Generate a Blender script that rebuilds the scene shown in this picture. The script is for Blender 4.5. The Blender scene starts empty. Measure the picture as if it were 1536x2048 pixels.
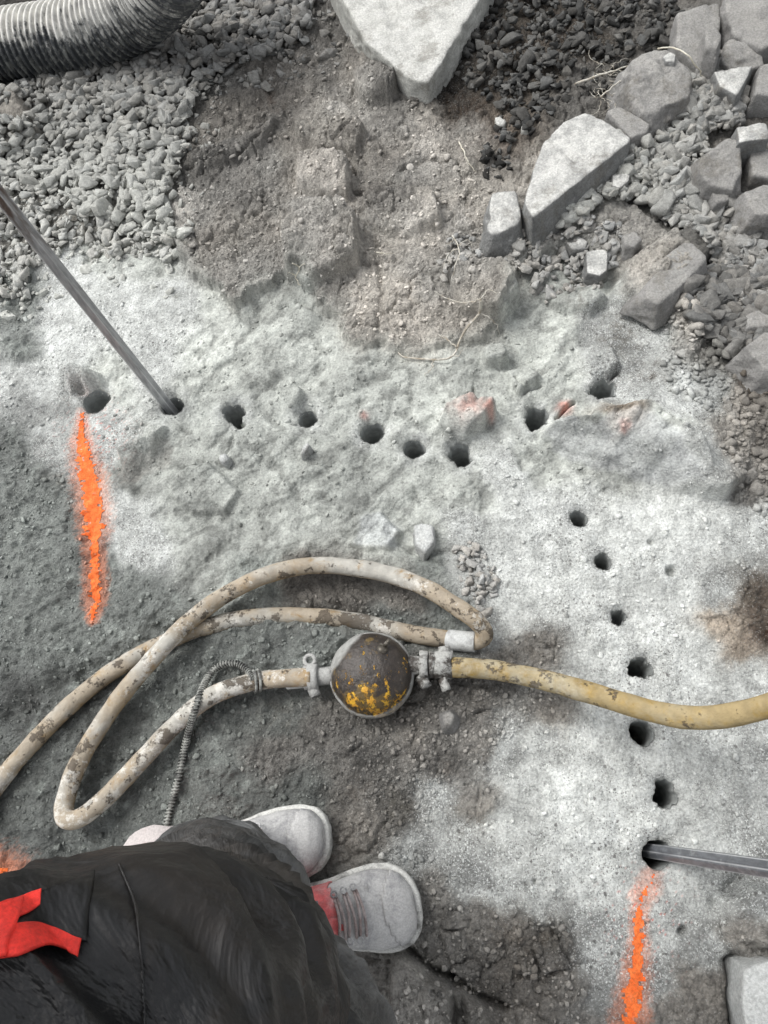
import bpy, bmesh, math, random
import numpy as np
from mathutils import Vector, Matrix, noise as mnoise
from math import radians as R, pi, sin, cos

random.seed(7); RNG = np.random.default_rng(7)
scene = bpy.context.scene
COL = scene.collection

# ------------------------------------------------------------------ camera
F = 1479.0; CAMH = 1.25; NX, NY = 950.0, 1640.0       # focal length (photo px), height, point under the lens
def _n(v): v = np.array(v, float); return v/np.linalg.norm(v)
_z = -_n((NX-768, -(NY-1024), -F)); _x = _n(np.array((1., 0, 0))-_z[0]*_z); _y = np.cross(_z, _x)
CM = np.array((_x, _y, _z)); CP = np.array((0, 0, CAMH))
cam = bpy.data.cameras.new("camera"); camo = bpy.data.objects.new("camera", cam); COL.objects.link(camo)
cam.lens = F/2048*36; cam.sensor_width = 36; cam.clip_start = 0.02; cam.clip_end = 500
mw = Matrix.Identity(4)
for i in range(3):
    for j in range(3): mw[i][j] = CM[i, j]
    mw[i][3] = CP[i]
camo.matrix_world = mw
scene.camera = camo
# ------------------------------------------------------------------ light
SUN_EL, SUN_AZ = R(56), R(300)      # azimuth clockwise from +y
w = bpy.data.worlds.new("World"); scene.world = w; w.use_nodes = True
nt = w.node_tree; bg = nt.nodes['Background']; sky = nt.nodes.new('ShaderNodeTexSky')
sky.sky_type = 'NISHITA'; sky.sun_disc = False; sky.sun_elevation = SUN_EL; sky.sun_rotation = SUN_AZ
sky.air_density = 1.0; sky.dust_density = 3.0; sky.ozone_density = 1.0
hs = nt.nodes.new('ShaderNodeHueSaturation'); hs.inputs['Saturation'].default_value = 0.16
nt.links.new(sky.outputs[0], hs.inputs['Color']); nt.links.new(hs.outputs[0], bg.inputs['Color'])
bg.inputs['Strength'].default_value = 0.15
sl = bpy.data.lights.new("sun", 'SUN'); sl.energy = 1.5; sl.angle = R(24); sl.color = (1, .985, .96)
so = bpy.data.objects.new("sun", sl); COL.objects.link(so)
sd = Vector((sin(SUN_AZ)*cos(SUN_EL), cos(SUN_AZ)*cos(SUN_EL), sin(SUN_EL)))
so.rotation_euler = sd.to_track_quat('Z', 'Y').to_euler(); so.location = sd*5
scene.view_settings.view_transform = 'Standard'; scene.view_settings.look = 'None'
scene.view_settings.exposure = 0.58; scene.view_settings.gamma = 1
scene.render.resolution_x = 768; scene.render.resolution_y = 1024

# ------------------------------------------------------------------ helpers
def gp(px, py, z=0.0):
    """point of height z seen at photo pixel (px, py)"""
    d = CM @ np.array((px-768, -(py-1024), -F)); t = (z-CAMH)/d[2]
    return CP+t*d
def V(px, py, z=0.0): return Vector(gp(px, py, z))
def to_px(P):
    q = (np.asarray(P)-CP) @ CM
    return np.stack((768+q[..., 0]/-q[..., 2]*F, 1024-q[..., 1]/-q[..., 2]*F), -1)
def sm(a, b, x):
    t = np.clip((x-a)/(b-a), 0, 1); return t*t*(3-2*t)

_P = RNG.permutation(4096).astype(np.int64); _G = RNG.uniform(0, 2*pi, 4096); _GC = np.cos(_G); _GS = np.sin(_G)
def _h(i, j, s=0): return _P[(_P[(i+s*131) & 4095]+j) & 4095]
def perlin(x, y, s=0):
    i = np.floor(x).astype(np.int64); j = np.floor(y).astype(np.int64); u = x-i; v = y-j
    def g(a, b):
        k = _h(i+a, j+b, s); return _GC[k]*(u-a)+_GS[k]*(v-b)
    fu = u*u*u*(u*(u*6-15)+10); fv = v*v*v*(v*(v*6-15)+10)
    a = g(0, 0); a = a+(g(1, 0)-a)*fu; b = g(0, 1); b = b+(g(1, 1)-b)*fu
    return (a+(b-a)*fv)*1.4
def fbm(x, y, sc, o=4, s=0, gain=.5):
    r = 0; a = 1; t = 0
    for k in range(o):
        r = r+a*perlin(x*sc, y*sc, s+k*7); t += a; a *= gain; sc *= 2.03
    return r/t
def ridged(x, y, sc, o=4, s=0):
    r = 0; a = 1; t = 0
    for k in range(o):
        r = r+a*(1-2*np.abs(perlin(x*sc, y*sc, s+k*7))); t += a; a *= .5; sc *= 2.03
    return r/t
def worley(x, y, sc, s=0):
    x = x*sc; y = y*sc
    i = np.floor(x).astype(np.int64); j = np.floor(y).astype(np.int64)
    d1 = np.full(x.shape, 9.); d2 = d1.copy(); idc = np.zeros(x.shape)
    for a in (-1, 0, 1):
        for b in (-1, 0, 1):
            k = _h(i+a, j+b, s); qx = i+a+((k*37) & 1023)/1023.; qy = j+b+((k*91+17) & 1023)/1023.
            d = np.hypot(x-qx, y-qy); m = d < d1
            d2 = np.where(m, d1, np.minimum(d2, d)); d1 = np.where(m, d, d1); idc = np.where(m, (k*53 & 1023)/1023., idc)
    return d1, d2, idc
def noise3(P, sc, s=0):
    """cheap 3-d noise for object surfaces: three perlin planes"""
    a = perlin(P[:, 0]*sc+11.3, P[:, 1]*sc+P[:, 2]*sc*.7, s); b = perlin(P[:, 1]*sc+3.7, P[:, 2]*sc-P[:, 0]*sc*.6, s+3)
    c = perlin(P[:, 2]*sc+7.1, P[:, 0]*sc+P[:, 1]*sc*.5, s+5)
    return (a+b+c)/1.8
def fbm3(P, sc, o=4, s=0, gain=.5):
    r = 0; a = 1; t = 0
    for k in range(o): r = r+a*noise3(P, sc, s+k*7); t += a; a *= gain; sc *= 2.1
    return r/t

def link_mesh(name, verts, faces, mat=None, parent=None, smooth=True, cols=None, attrs=None):
    me = bpy.data.meshes.new(name)
    verts = np.asarray(verts, np.float32)
    if isinstance(faces, np.ndarray):
        nf, k = faces.shape
        me.vertices.add(len(verts)); me.vertices.foreach_set('co', verts.ravel())
        me.loops.add(nf*k); me.loops.foreach_set('vertex_index', faces.astype(np.int32).ravel())
        me.polygons.add(nf); me.polygons.foreach_set('loop_start', np.arange(0, nf*k, k, dtype=np.int32))
        me.update(calc_edges=True)
    else:
        me.from_pydata([tuple(map(float, v)) for v in verts], [], faces)
    me.validate()
    if smooth: me.polygons.foreach_set('use_smooth', np.ones(len(me.polygons), bool))
    if cols is not None:
        a = me.color_attributes.new('Col', 'FLOAT_COLOR', 'POINT')
        c = np.ones((len(verts), 4), np.float32); c[:, :3] = cols; a.data.foreach_set('color', c.ravel())
    for k, v in (attrs or {}).items():
        a = me.attributes.new(k, 'FLOAT', 'POINT'); a.data.foreach_set('value', np.asarray(v, np.float32).ravel())
    if mat: me.materials.append(mat)
    o = bpy.data.objects.new(name, me); COL.objects.link(o)
    if parent: o.parent = parent; o.matrix_parent_inverse = Matrix.Translation(parent.location).inverted() if parent.type == 'EMPTY' or True else None
    return o
def tag(o, label=None, cat=None, group=None, kind=None):
    for k, v in (('label', label), ('category', cat), ('group', group), ('kind', kind)):
        if v: o[k] = v
    return o
def empty(name, loc, label, cat, group=None):
    o = bpy.data.objects.new(name, None); COL.objects.link(o); o.location = loc; o.empty_display_size = .05
    return tag(o, label, cat, group)

# materials -------------------------------------------------------
def newmat(name):
    m = bpy.data.materials.new(name); m.use_nodes = True; return m, m.node_tree, m.node_tree.nodes['Principled BSDF']
class NT:
    def __init__(s, t): s.t = t
    def n(s, typ, **kw):
        o = s.t.nodes.new(typ)
        for k, v in kw.items():
            if k in o.inputs.keys() if not hasattr(o, k) else False: o.inputs[k].default_value = v
            else: setattr(o, k, v)
        return o
    def l(s, a, b): s.t.links.new(a, b)
    def pos(s):
        g = s.t.nodes.new('ShaderNodeNewGeometry'); return g.outputs['Position']
    def noise(s, vec, scale, detail=4, rough=.55, dist=0.):
        o = s.t.nodes.new('ShaderNodeTexNoise'); o.inputs['Scale'].default_value = scale; o.inputs['Detail'].default_value = detail
        o.inputs['Roughness'].default_value = rough; o.inputs['Distortion'].default_value = dist; s.l(vec, o.inputs['Vector']); return o.outputs['Fac']
    def vor(s, vec, scale, feature='F1', out='Distance'):
        o = s.t.nodes.new('ShaderNodeTexVoronoi'); o.feature = feature; o.inputs['Scale'].default_value = scale
        s.l(vec, o.inputs['Vector']); return o if out is None else o.outputs[out]
    def math(s, op, a, b=None, c=None, clamp=False):
        o = s.t.nodes.new('ShaderNodeMath'); o.operation = op; o.use_clamp = clamp
        for k, x in enumerate((a, b, c)):
            if x is None: continue
            if isinstance(x, (int, float)): o.inputs[k].default_value = x
            else: s.l(x, o.inputs[k])
        return o.outputs[0]
    def ramp(s, x, a, b, lo=0., hi=1.):
        o = s.t.nodes.new('ShaderNodeMapRange'); o.interpolation_type = 'SMOOTHSTEP'
        s.l(x, o.inputs['Value'])
        for k, v in (('From Min', a), ('From Max', b), ('To Min', lo), ('To Max', hi)): o.inputs[k].default_value = v
        return o.outputs['Result']
    def mix(s, fac, a, b, mode='MIX'):
        o = s.t.nodes.new('ShaderNodeMix'); o.data_type = 'RGBA'; o.blend_type = mode
        for sock, x in ((o.inputs[0], fac), (o.inputs[6], a), (o.inputs[7], b)):
            if isinstance(x, (int, float)): sock.default_value = x
            elif isinstance(x, tuple): sock.default_value = (*x[:3], 1)
            else: s.l(x, sock)
        return o.outputs[2]
    def scale(s, col, fac):
        o = s.t.nodes.new('ShaderNodeVectorMath'); o.operation = 'SCALE'
        if isinstance(col, tuple): o.inputs[0].default_value = col[:3]
        else: s.l(col, o.inputs[0])
        if isinstance(fac, (int, float)): o.inputs['Scale'].default_value = fac
        else: s.l(fac, o.inputs['Scale'])
        return o.outputs[0]
    def attr(s, name, out='Color'):
        o = s.t.nodes.new('ShaderNodeAttribute'); o.attribute_name = name; return o.outputs[out]
    def bump(s, h, dist=.002, strength=1., prev=None):
        o = s.t.nodes.new('ShaderNodeBump'); o.inputs['Distance'].default_value = dist; o.inputs['Strength'].default_value = strength
        s.l(h, o.inputs['Height'])
        if prev is not None: s.l(prev, o.inputs['Normal'])
        return o.outputs[0]
    def nz(s):
        g = s.t.nodes.new('ShaderNodeNewGeometry'); x = s.t.nodes.new('ShaderNodeSeparateXYZ'); s.l(g.outputs['Normal'], x.inputs[0]); return x.outputs['Z']

def ground_material():
    m, t, p = newmat('ground'); N = NT(t); P = N.pos()
    col = N.attr('Col'); speck = N.attr('speck', 'Fac'); wet = N.attr('wet', 'Fac'); soil = N.attr('soil', 'Fac')
    v = N.math('ADD', N.ramp(N.noise(P, 38, 5, .62), .3, .7, .74, 1.2), N.ramp(N.noise(P, 230, 3, .6), .3, .7, -.2, .2))
    rk = N.attr('rock', 'Fac'); c = N.scale(col, v)
    # pale rock chips and dark grit
    nz_ = t.nodes.new('ShaderNodeTexNoise'); nz_.inputs['Scale'].default_value = 260; nz_.inputs['Detail'].default_value = 3; N.l(P, nz_.inputs['Vector'])
    vm = t.nodes.new('ShaderNodeVectorMath'); vm.operation = 'MULTIPLY_ADD'; N.l(nz_.outputs['Color'], vm.inputs[0]); vm.inputs[1].default_value = (.006, .006, .006); N.l(P, vm.inputs[2]); PD = vm.outputs[0]
    drift = N.ramp(N.noise(P, 7, 5, .65), .36, .62, .25, 1.)
    for sc, thr, lo, hi, colr in ((430, .62, .0, .5, (.82, .84, .82)), (230, .88, .0, .42, (.86, .88, .85)), (330, .86, .0, .5, (.13, .125, .115)), (95, .955, 0., .3, (.08, .075, .07))):
        o = N.vor(PD, sc, out=None); x = t.nodes.new('ShaderNodeSeparateXYZ'); N.l(o.outputs['Color'], x.inputs[0])
        r = N.math('GREATER_THAN', N.math('ADD', x.outputs[0], N.math('MULTIPLY', N.math('SUBTRACT', speck, .5), .4)), thr+.02)
        inside = N.ramp(o.outputs['Distance'], hi, hi*.6, 0., 1.)
        f = N.math('MULTIPLY', N.math('MULTIPLY', N.math('MULTIPLY', r, inside), N.ramp(speck, .05, .6, .05, .75)), drift)
        c = N.mix(f, c, colr)
    N.l(c, p.inputs['Base Color'])
    rr = N.math('SUBTRACT', .96, N.math('MULTIPLY', wet, N.ramp(N.noise(P, 16, 5, .65), .42, .58, .15, .66)))
    N.l(rr, p.inputs['Roughness']); N.l(N.ramp(wet, 0, 1, .3, .6), p.inputs['Specular IOR Level'])
    b = N.bump(N.noise(P, 60, 8, .76), .016, 1.); t.links.new(N.ramp(rk, 0, 1, 1., .42), b.node.inputs['Strength'])
    b = N.bump(N.vor(P, 210), .0026, .8, b); t.links.new(N.ramp(rk, 0, 1, .8, .35), b.node.inputs['Strength'])
    b = N.bump(N.noise(P, 420, 3, .7), .0022, .9, b); t.links.new(N.ramp(rk, 0, 1, .9, .5), b.node.inputs['Strength'])
    N.l(b, p.inputs['Normal'])
    return m
def rock_material(name, col, dust=(.55, .55, .52), dustamt=.5, var=.3):
    m, t, p = newmat(name); N = NT(t); P = N.pos()
    base = N.scale(col, N.ramp(N.noise(P, 14, 6, .65, .4), .3, .7, 1-var, 1+var))
    f = N.math('MULTIPLY', N.ramp(N.nz(), .55, .92), N.ramp(N.noise(P, 26, 6, .7), .35, .62, .35, 1.))  # dust on upward faces; steep sides stay darker, painting in their shade
    c = N.mix(N.math('MULTIPLY', f, dustamt), base, dust)
    stain = N.ramp(N.noise(P, 11, 8, .78), .52, .64)
    c = N.mix(N.math('MULTIPLY', stain, .45), c, (.13, .115, .09))
    g = N.ramp(N.noise(P, 260, 3, .7), .3, .7, .8, 1.18); c = N.scale(c, g)
    N.l(c, p.inputs['Base Color']); p.inputs['Roughness'].default_value = .92; p.inputs['Specular IOR Level'].default_value = .3
    b = N.bump(N.noise(P, 40, 8, .7), .012, .8); b = N.bump(N.noise(P, 330, 3, .7), .002, .8, b)
    N.l(b, p.inputs['Normal']); return m
def stone_material(name, k=1.):
    m, t, p = newmat(name); N = NT(t); P = N.pos()
    c = N.scale(N.attr('Col'), N.ramp(N.noise(P, 90, 5, .65), .3, .7, .78*k, 1.22*k))
    c = N.scale(c, N.ramp(N.noise(P, 500, 2), .3, .7, .85, 1.15))
    N.l(c, p.inputs['Base Color']); p.inputs['Roughness'].default_value = .95; p.inputs['Specular IOR Level'].default_value = .25
    b = N.bump(N.noise(P, 130, 6, .7), .004, .8); N.l(b, p.inputs['Normal']); return m
def dusty(name, base, dust=(.5, .5, .47), lo=.45, hi=.6, rough=.7, metal=0., scale=18, nzmin=.0, patch=None, patchcol=None, grain=.12, bumpd=.0015, stretch=None, spec=.4):
    """painted, rubber or metal thing with dust lying on what faces up, noise-broken"""
    m, t, p = newmat(name); N = NT(t); P = N.pos()
    if stretch:
        mp = t.nodes.new('ShaderNodeMapping'); N.l(P, mp.inputs['Vector']); mp.inputs['Scale'].default_value = stretch; Pm = mp.outputs[0]
    else: Pm = P
    base_c = N.scale(base, N.ramp(N.noise(P, 55, 4), .3, .7, .8, 1.2))
    c = base_c
    if patch is not None:
        f2 = N.ramp(N.noise(Pm, patch[0], 6, .68), patch[1], patch[2]); c = N.mix(f2, c, patchcol)
    f = N.math('MULTIPLY', N.ramp(N.noise(Pm, scale, 7, .68, .3), lo, hi), N.ramp(N.nz(), nzmin, nzmin+.5))
    c = N.mix(f, c, dust)
    c = N.scale(c, N.ramp(N.noise(P, 400, 2), .3, .7, 1-grain, 1+grain))
    N.l(c, p.inputs['Base Color']); p.inputs['Metallic'].default_value = 0
    if metal: N.l(N.math('MULTIPLY', N.math('SUBTRACT', 1., f), metal), p.inputs['Metallic'])
    N.l(N.math('ADD', N.math('MULTIPLY', f, .95-rough), rough), p.inputs['Roughness'])
    p.inputs['Specular IOR Level'].default_value = spec
    b = N.bump(N.noise(P, 120, 5, .65), bumpd, .7); b = N.bump(f, .0012, .6, b); N.l(b, p.inputs['Normal'])
    return m

# ------------------------------------------------------------------ the terrain
def axis(segs, out=40.):
    xs = [segs[0][0]]
    for a, b, d in segs:
        n = max(1, round((b-a)/d)); xs += [a+(b-a)*k/n for k in range(1, n+1)]
    d = segs[-1][2]; hi = [];  x = xs[-1]
    while x < out: d *= 1.35; x += d; hi.append(x)
    d = segs[0][2]; lo = []; x = xs[0]
    while x > -out: d *= 1.35; x -= d; lo.append(x)
    return np.array(lo[::-1]+xs+hi)
GX = axis([(-1.75, -1.0, .0048), (-1.0, -.7, .0034), (-.7, .45, .0026), (.45, .8, .0030), (.8, 1.35, .0046)])
GY = axis([(-.42, .75, .0026), (.75, 1.25, .0034), (1.25, 2.2, .0048)])
XX, YY = np.meshgrid(GX, GY, indexing='ij')
PX, PY = np.moveaxis(to_px(np.stack((XX, YY, np.zeros_like(XX)), -1)), -1, 0)
FAR = (np.abs(XX) > 2.2) | (YY > 2.6) | (YY < -.8)
PX = np.where(FAR, np.clip(PX, -3000, 4500), PX); PY = np.where(FAR, np.clip(PY, -1500, 3500), PY)
# px coordinates warped by noise so that every authored border is ragged
WX = PX+34*fbm(XX, YY, 6, 4, 1)+14*fbm(XX, YY, 40, 3, 2); WY = PY+34*fbm(XX, YY, 6, 4, 3)+14*fbm(XX, YY, 40, 3, 4)

# what lies on the ground: (x, y, lightness, kind) g gravel bed, s soil, d dusty bedrock, p chips and powder, m wet slurry, b rusty brown soil
CTL = """50 50 55 s;350 50 70 g;500 50 72 g;650 50 85 s;800 50 100 s;950 60 60 b;1020 120 60 b;1100 50 62 b;1180 90 70 b;1250 50 85 s;1400 50 90 s;1500 50 90 s
30 180 115 s;60 240 120 s;200 200 90 g;350 200 95 g;500 200 88 s;560 240 95 s;650 180 112 s;700 230 125 s;800 210 92 s;880 185 42 b;930 240 60 b;1000 200 62 b;1080 170 70 b;1150 200 78 s;1250 200 100 s;1400 210 100 g;1520 200 70 s
50 350 120 g;200 350 120 g;330 350 105 g;430 330 92 s;480 400 100 s;560 340 98 s;650 300 118 s;650 390 138 s;750 330 108 s;780 420 100 s;850 300 135 s;950 300 120 s;1000 260 95 b;930 420 140 s;1100 380 140 s;1200 330 110 g;1300 380 105 g;1400 420 95 g;1500 330 70 s;1530 420 75 s
40 470 130 g;150 450 145 g;200 520 175 d;300 500 172 d;340 430 150 s;420 480 112 s;450 560 122 s;540 520 118 s;640 470 128 s;650 560 125 s;760 500 138 s;850 470 140 s;900 540 122 s;960 520 115 s;1060 500 130 s;1100 560 150 d;1180 600 165 d;1250 470 120 s;1300 560 140 s;1430 500 100 g;1500 540 80 g;1450 600 90 g
30 600 122 m;60 700 128 m;110 620 195 p;160 560 190 p;250 620 202 p;350 600 190 p;420 600 178 d;520 640 178 d;600 610 160 d;640 680 172 d;740 640 155 s;820 640 150 s;900 620 140 s;980 600 130 s;1050 640 165 d;1120 680 182 d;1200 640 155 p;1240 680 140 p;1230 730 155 p;1300 680 178 p;1380 660 160 s;1430 700 120 g;1500 640 90 g;1520 760 75 b
15 770 188 p;70 740 195 p;60 820 150 p;130 700 200 p;220 760 182 d;300 720 195 p;400 740 188 d;420 820 168 d;520 770 172 d;600 740 175 d;700 790 168 d;760 740 172 d;850 800 175 d;930 760 170 d;1000 790 172 d;1050 730 178 d;1120 780 178 d;1230 800 190 p;1230 860 135 b;1280 790 165 p;1350 800 178 p;1420 790 165 p;1480 820 135 s;1530 850 100 s
20 900 105 m;80 960 108 m;110 900 165 p;200 880 175 p;250 960 135 d;330 940 158 d;430 900 166 d;520 900 170 d;600 950 166 d;700 940 158 d;780 960 168 d;860 960 170 d;950 980 172 d;1010 940 190 p;1080 920 180 d;1160 900 158 d;1250 920 165 d;1320 880 190 d;1380 930 165 p;1450 900 135 s;1500 960 115 s
40 1050 118 m;130 1080 112 m;240 1020 188 p;300 1080 176 p;360 1050 160 d;450 1020 160 d;520 1080 152 d;600 1050 165 d;700 1010 152 d;770 1060 180 d;850 1080 165 d;940 1060 180 p;1050 1030 202 p;1150 1060 200 p;1280 1050 205 p;1400 1040 205 p;1500 1060 175 p
40 1160 115 m;200 1150 112 m;300 1180 115 m;420 1130 145 d;520 1150 142 m;620 1180 100 s;700 1180 92 s;800 1190 105 s;860 1140 120 m;940 1140 172 p;1020 1160 195 p;1120 1180 205 p;1250 1160 202 p;1370 1180 195 p;1440 1180 155 p;1510 1200 85 b;1530 1260 80 b
40 1270 108 m;160 1260 112 m;280 1240 110 m;420 1290 108 m;560 1290 108 m;640 1270 118 m;780 1240 95 m;900 1240 120 m;980 1250 130 p;1050 1220 195 p;1180 1260 200 p;1300 1260 202 p;1400 1280 195 p;1440 1240 150 b;1490 1290 135 b
30 1400 80 m;120 1380 95 m;220 1440 88 m;330 1380 112 m;480 1410 100 m;560 1440 98 m;860 1400 92 s;940 1390 95 s;1020 1330 85 s;1080 1300 120 s;1100 1430 120 s;1180 1320 180 p;1240 1370 195 p;1400 1340 202 p;1490 1350 185 p
60 1530 92 m;230 1530 100 m;330 1530 110 m;420 1520 112 m;560 1520 98 s;650 1480 92 s;720 1540 96 s;820 1500 105 s;890 1520 90 s;950 1470 115 s;1010 1500 160 p;1080 1480 180 p;1180 1480 185 p;1250 1560 190 p;1400 1520 180 p;1500 1500 165 p
40 1650 88 m;200 1680 98 m;350 1600 105 m;480 1590 95 m;600 1600 92 m;720 1640 100 s;800 1620 85 s;830 1700 130 p;890 1600 165 p;900 1680 175 p;960 1600 125 s;1010 1640 185 p;1050 1560 190 p;1150 1600 208 p;1150 1700 206 p;1250 1660 200 p;1400 1640 185 p;1500 1650 165 p
40 1800 90 m;200 1800 98 m;860 1780 110 s;930 1760 140 p;1000 1770 180 p;1080 1800 185 p;1200 1780 190 p;1300 1780 182 p;1430 1800 165 p;1500 1780 145 p
0 1950 90 s;880 1850 92 s;960 1840 112 s;1040 1860 100 s;1100 1880 88 s;1180 1860 140 p;1200 1920 155 p;1330 1880 170 p;1420 1900 135 p;1480 1860 125 s;810 1960 140 s;840 2020 142 s;900 1940 105 s;980 1960 98 s;1060 1950 98 s;1130 1970 115 s;1200 2000 140 p;1300 1980 145 p;1400 1980 110 s;1450 1990 100 s;930 2030 108 s;1050 2040 118 s;1180 2040 125 s;1330 2040 115 s
-200 500 120 s;-200 900 110 m;-200 1400 95 m;-100 2100 90 m;300 2150 95 s;800 2200 120 s;1250 2200 125 p;1700 2100 120 s;1750 1600 150 p;1750 1200 110 p;1700 800 90 s;1700 300 80 s;1700 -200 80 s;1200 -200 80 s;700 -200 85 s;200 -200 80 s;-200 0 80 s"""
ctl = [c.split() for c in CTL.replace('\n', ';').split(';')]
TINT = dict(g=(1.0, .995, .96), s=(1.012, 1., .968), d=(.985, 1., .965), p=(.995, 1.005, .985), m=(.97, 1., .965), b=(1.06, 1., .92))
def lin(v): v = v/255.; return np.where(v < .04045, v/12.92, ((v+.055)/1.055)**2.4)
COLR = np.zeros(XX.shape+(3,)); WSUM = np.zeros(XX.shape); KIND = {k: np.zeros(XX.shape) for k in 'gsdpmb'}
for a, b, L, k in ctl:
    a = float(a); b = float(b); d2 = ((WX-a)**2+(WY-b)**2)/70.**2+.05; ww = 1/d2**2.4
    WSUM += ww; KIND[k] += ww
    COLR += ww[..., None]*(lin(np.array(TINT[k])*float(L)))
COLR /= WSUM[..., None]
for k in KIND: KIND[k] = KIND[k]/WSUM
soil = np.clip(KIND['s']+KIND['b']+KIND['g']*.7, 0, 1); mud = KIND['m']; rockk = KIND['d']; powd = KIND['p']

# --- relief
H = .022*fbm(XX, YY, 1.7, 3, 11)+.008*fbm(XX, YY, 7, 4, 12)
# soil: clods and cracks
d1, d2, cid = worley(XX+.012*fbm(XX, YY, 30, 2, 5), YY+.012*fbm(XX, YY, 30, 2, 6), 26, 3)
e1, e2, eid = worley(XX, YY, 75, 4)
clod_mask = sm(-.15, .25, fbm(XX, YY, 8, 3, 21))
cl = (sm(0, .25, d2-d1)*(.35+.65*cid)*.011*clod_mask+sm(0, .3, e2-e1)*(.3+.7*eid)*.0035+.010*fbm(XX, YY, 16, 5, 22, .6)+.004*ridged(XX, YY, 25, 4, 23))
H += soil*cl-KIND['s']*.0045*(1-sm(.0, .05, d2-d1))*clod_mask*sm(.3, .7, cid+.2*fbm(XX, YY, 5, 2, 24))*sm(1250, 900, PY)
# slurry: lumpy, with rivulets
l1, l2, lid = worley(XX+.02*fbm(XX, YY, 18, 3, 8), YY+.02*fbm(XX, YY, 18, 3, 9), 55, 6)
H += mud*(.008*sm(.1, .6, ridged(XX+.03*fbm(XX, YY, 9, 3, 36), YY+.03*fbm(XX, YY, 9, 3, 37), 8, 3, 35))*sm(-.2, .2, fbm(XX, YY, 4, 2, 38))+.006*sm(.0, .35, fbm(XX, YY, 33, 3, 39)))
H += mud*((.0085*(1-l1)*(.1+.9*lid**2))*sm(-.3, .3, fbm(XX, YY, 7, 3, 31))+.009*fbm(XX, YY, 22, 5, 32, .62)+.0032*ridged(XX, YY, 34, 4, 33))
# dusty bedrock: broken steps
q = fbm(XX*.8+YY*.6, (YY*.8-XX*.6)*2.1, 5.5, 3, 41)
step = np.round(q*6)/6; H += rockk*(.026*(.45*step+.55*q)+.0075*fbm(XX, YY, 14, 5, 42, .5)+.0012*ridged(XX, YY, 30, 4, 43))
f1, f2, fid = worley(XX, YY, 150, 7)
H += powd*(.0045*fbm(XX, YY, 24, 5, 51, .6)+.0015*(1-f1)*fid)

H += .0022*fbm(XX, YY, 75, 3, 55, .7)*(1+.6*soil-.65*rockk-.4*powd)+.0011*(RNG.random(XX.shape)-.5)*(1-.8*rockk-.3*powd)
def fan(poly):
    """raise a faceted piece of ground: [(px, py, height)...] round its centroid"""
    P = np.array([(*gp(a, b)[:2], h) for a, b, h in poly]); c = P.mean(0); out = np.full(XX.shape, -9.)
    lo = P[:, :2].min(0)-.01; hi = P[:, :2].max(0)+.01
    i0, i1 = np.searchsorted(GX, (lo[0], hi[0])); j0, j1 = np.searchsorted(GY, (lo[1], hi[1])); S = np.s_[i0:i1, j0:j1]
    jx = .007*fbm(XX[S], YY[S], 25, 4, 61); jy = .007*fbm(XX[S], YY[S], 25, 4, 62); x = XX[S]+jx; y = YY[S]+jy
    for k in range(len(P)):
        A, B = P[k], P[(k+1) % len(P)]
        det = (A[0]-c[0])*(B[1]-c[1])-(B[0]-c[0])*(A[1]-c[1])
        if abs(det) < 1e-9: continue
        u = ((x-c[0])*(B[1]-c[1])-(B[0]-c[0])*(y-c[1]))/det; v = ((A[0]-c[0])*(y-c[1])-(x-c[0])*(A[1]-c[1]))/det
        m = (u >= 0) & (v >= 0) & (u+v <= 1)
        out[S] = np.where(m, c[2]+u*(A[2]-c[2])+v*(B[2]-c[2]), out[S])
    return np.where(out > -5, out, 0)
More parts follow.
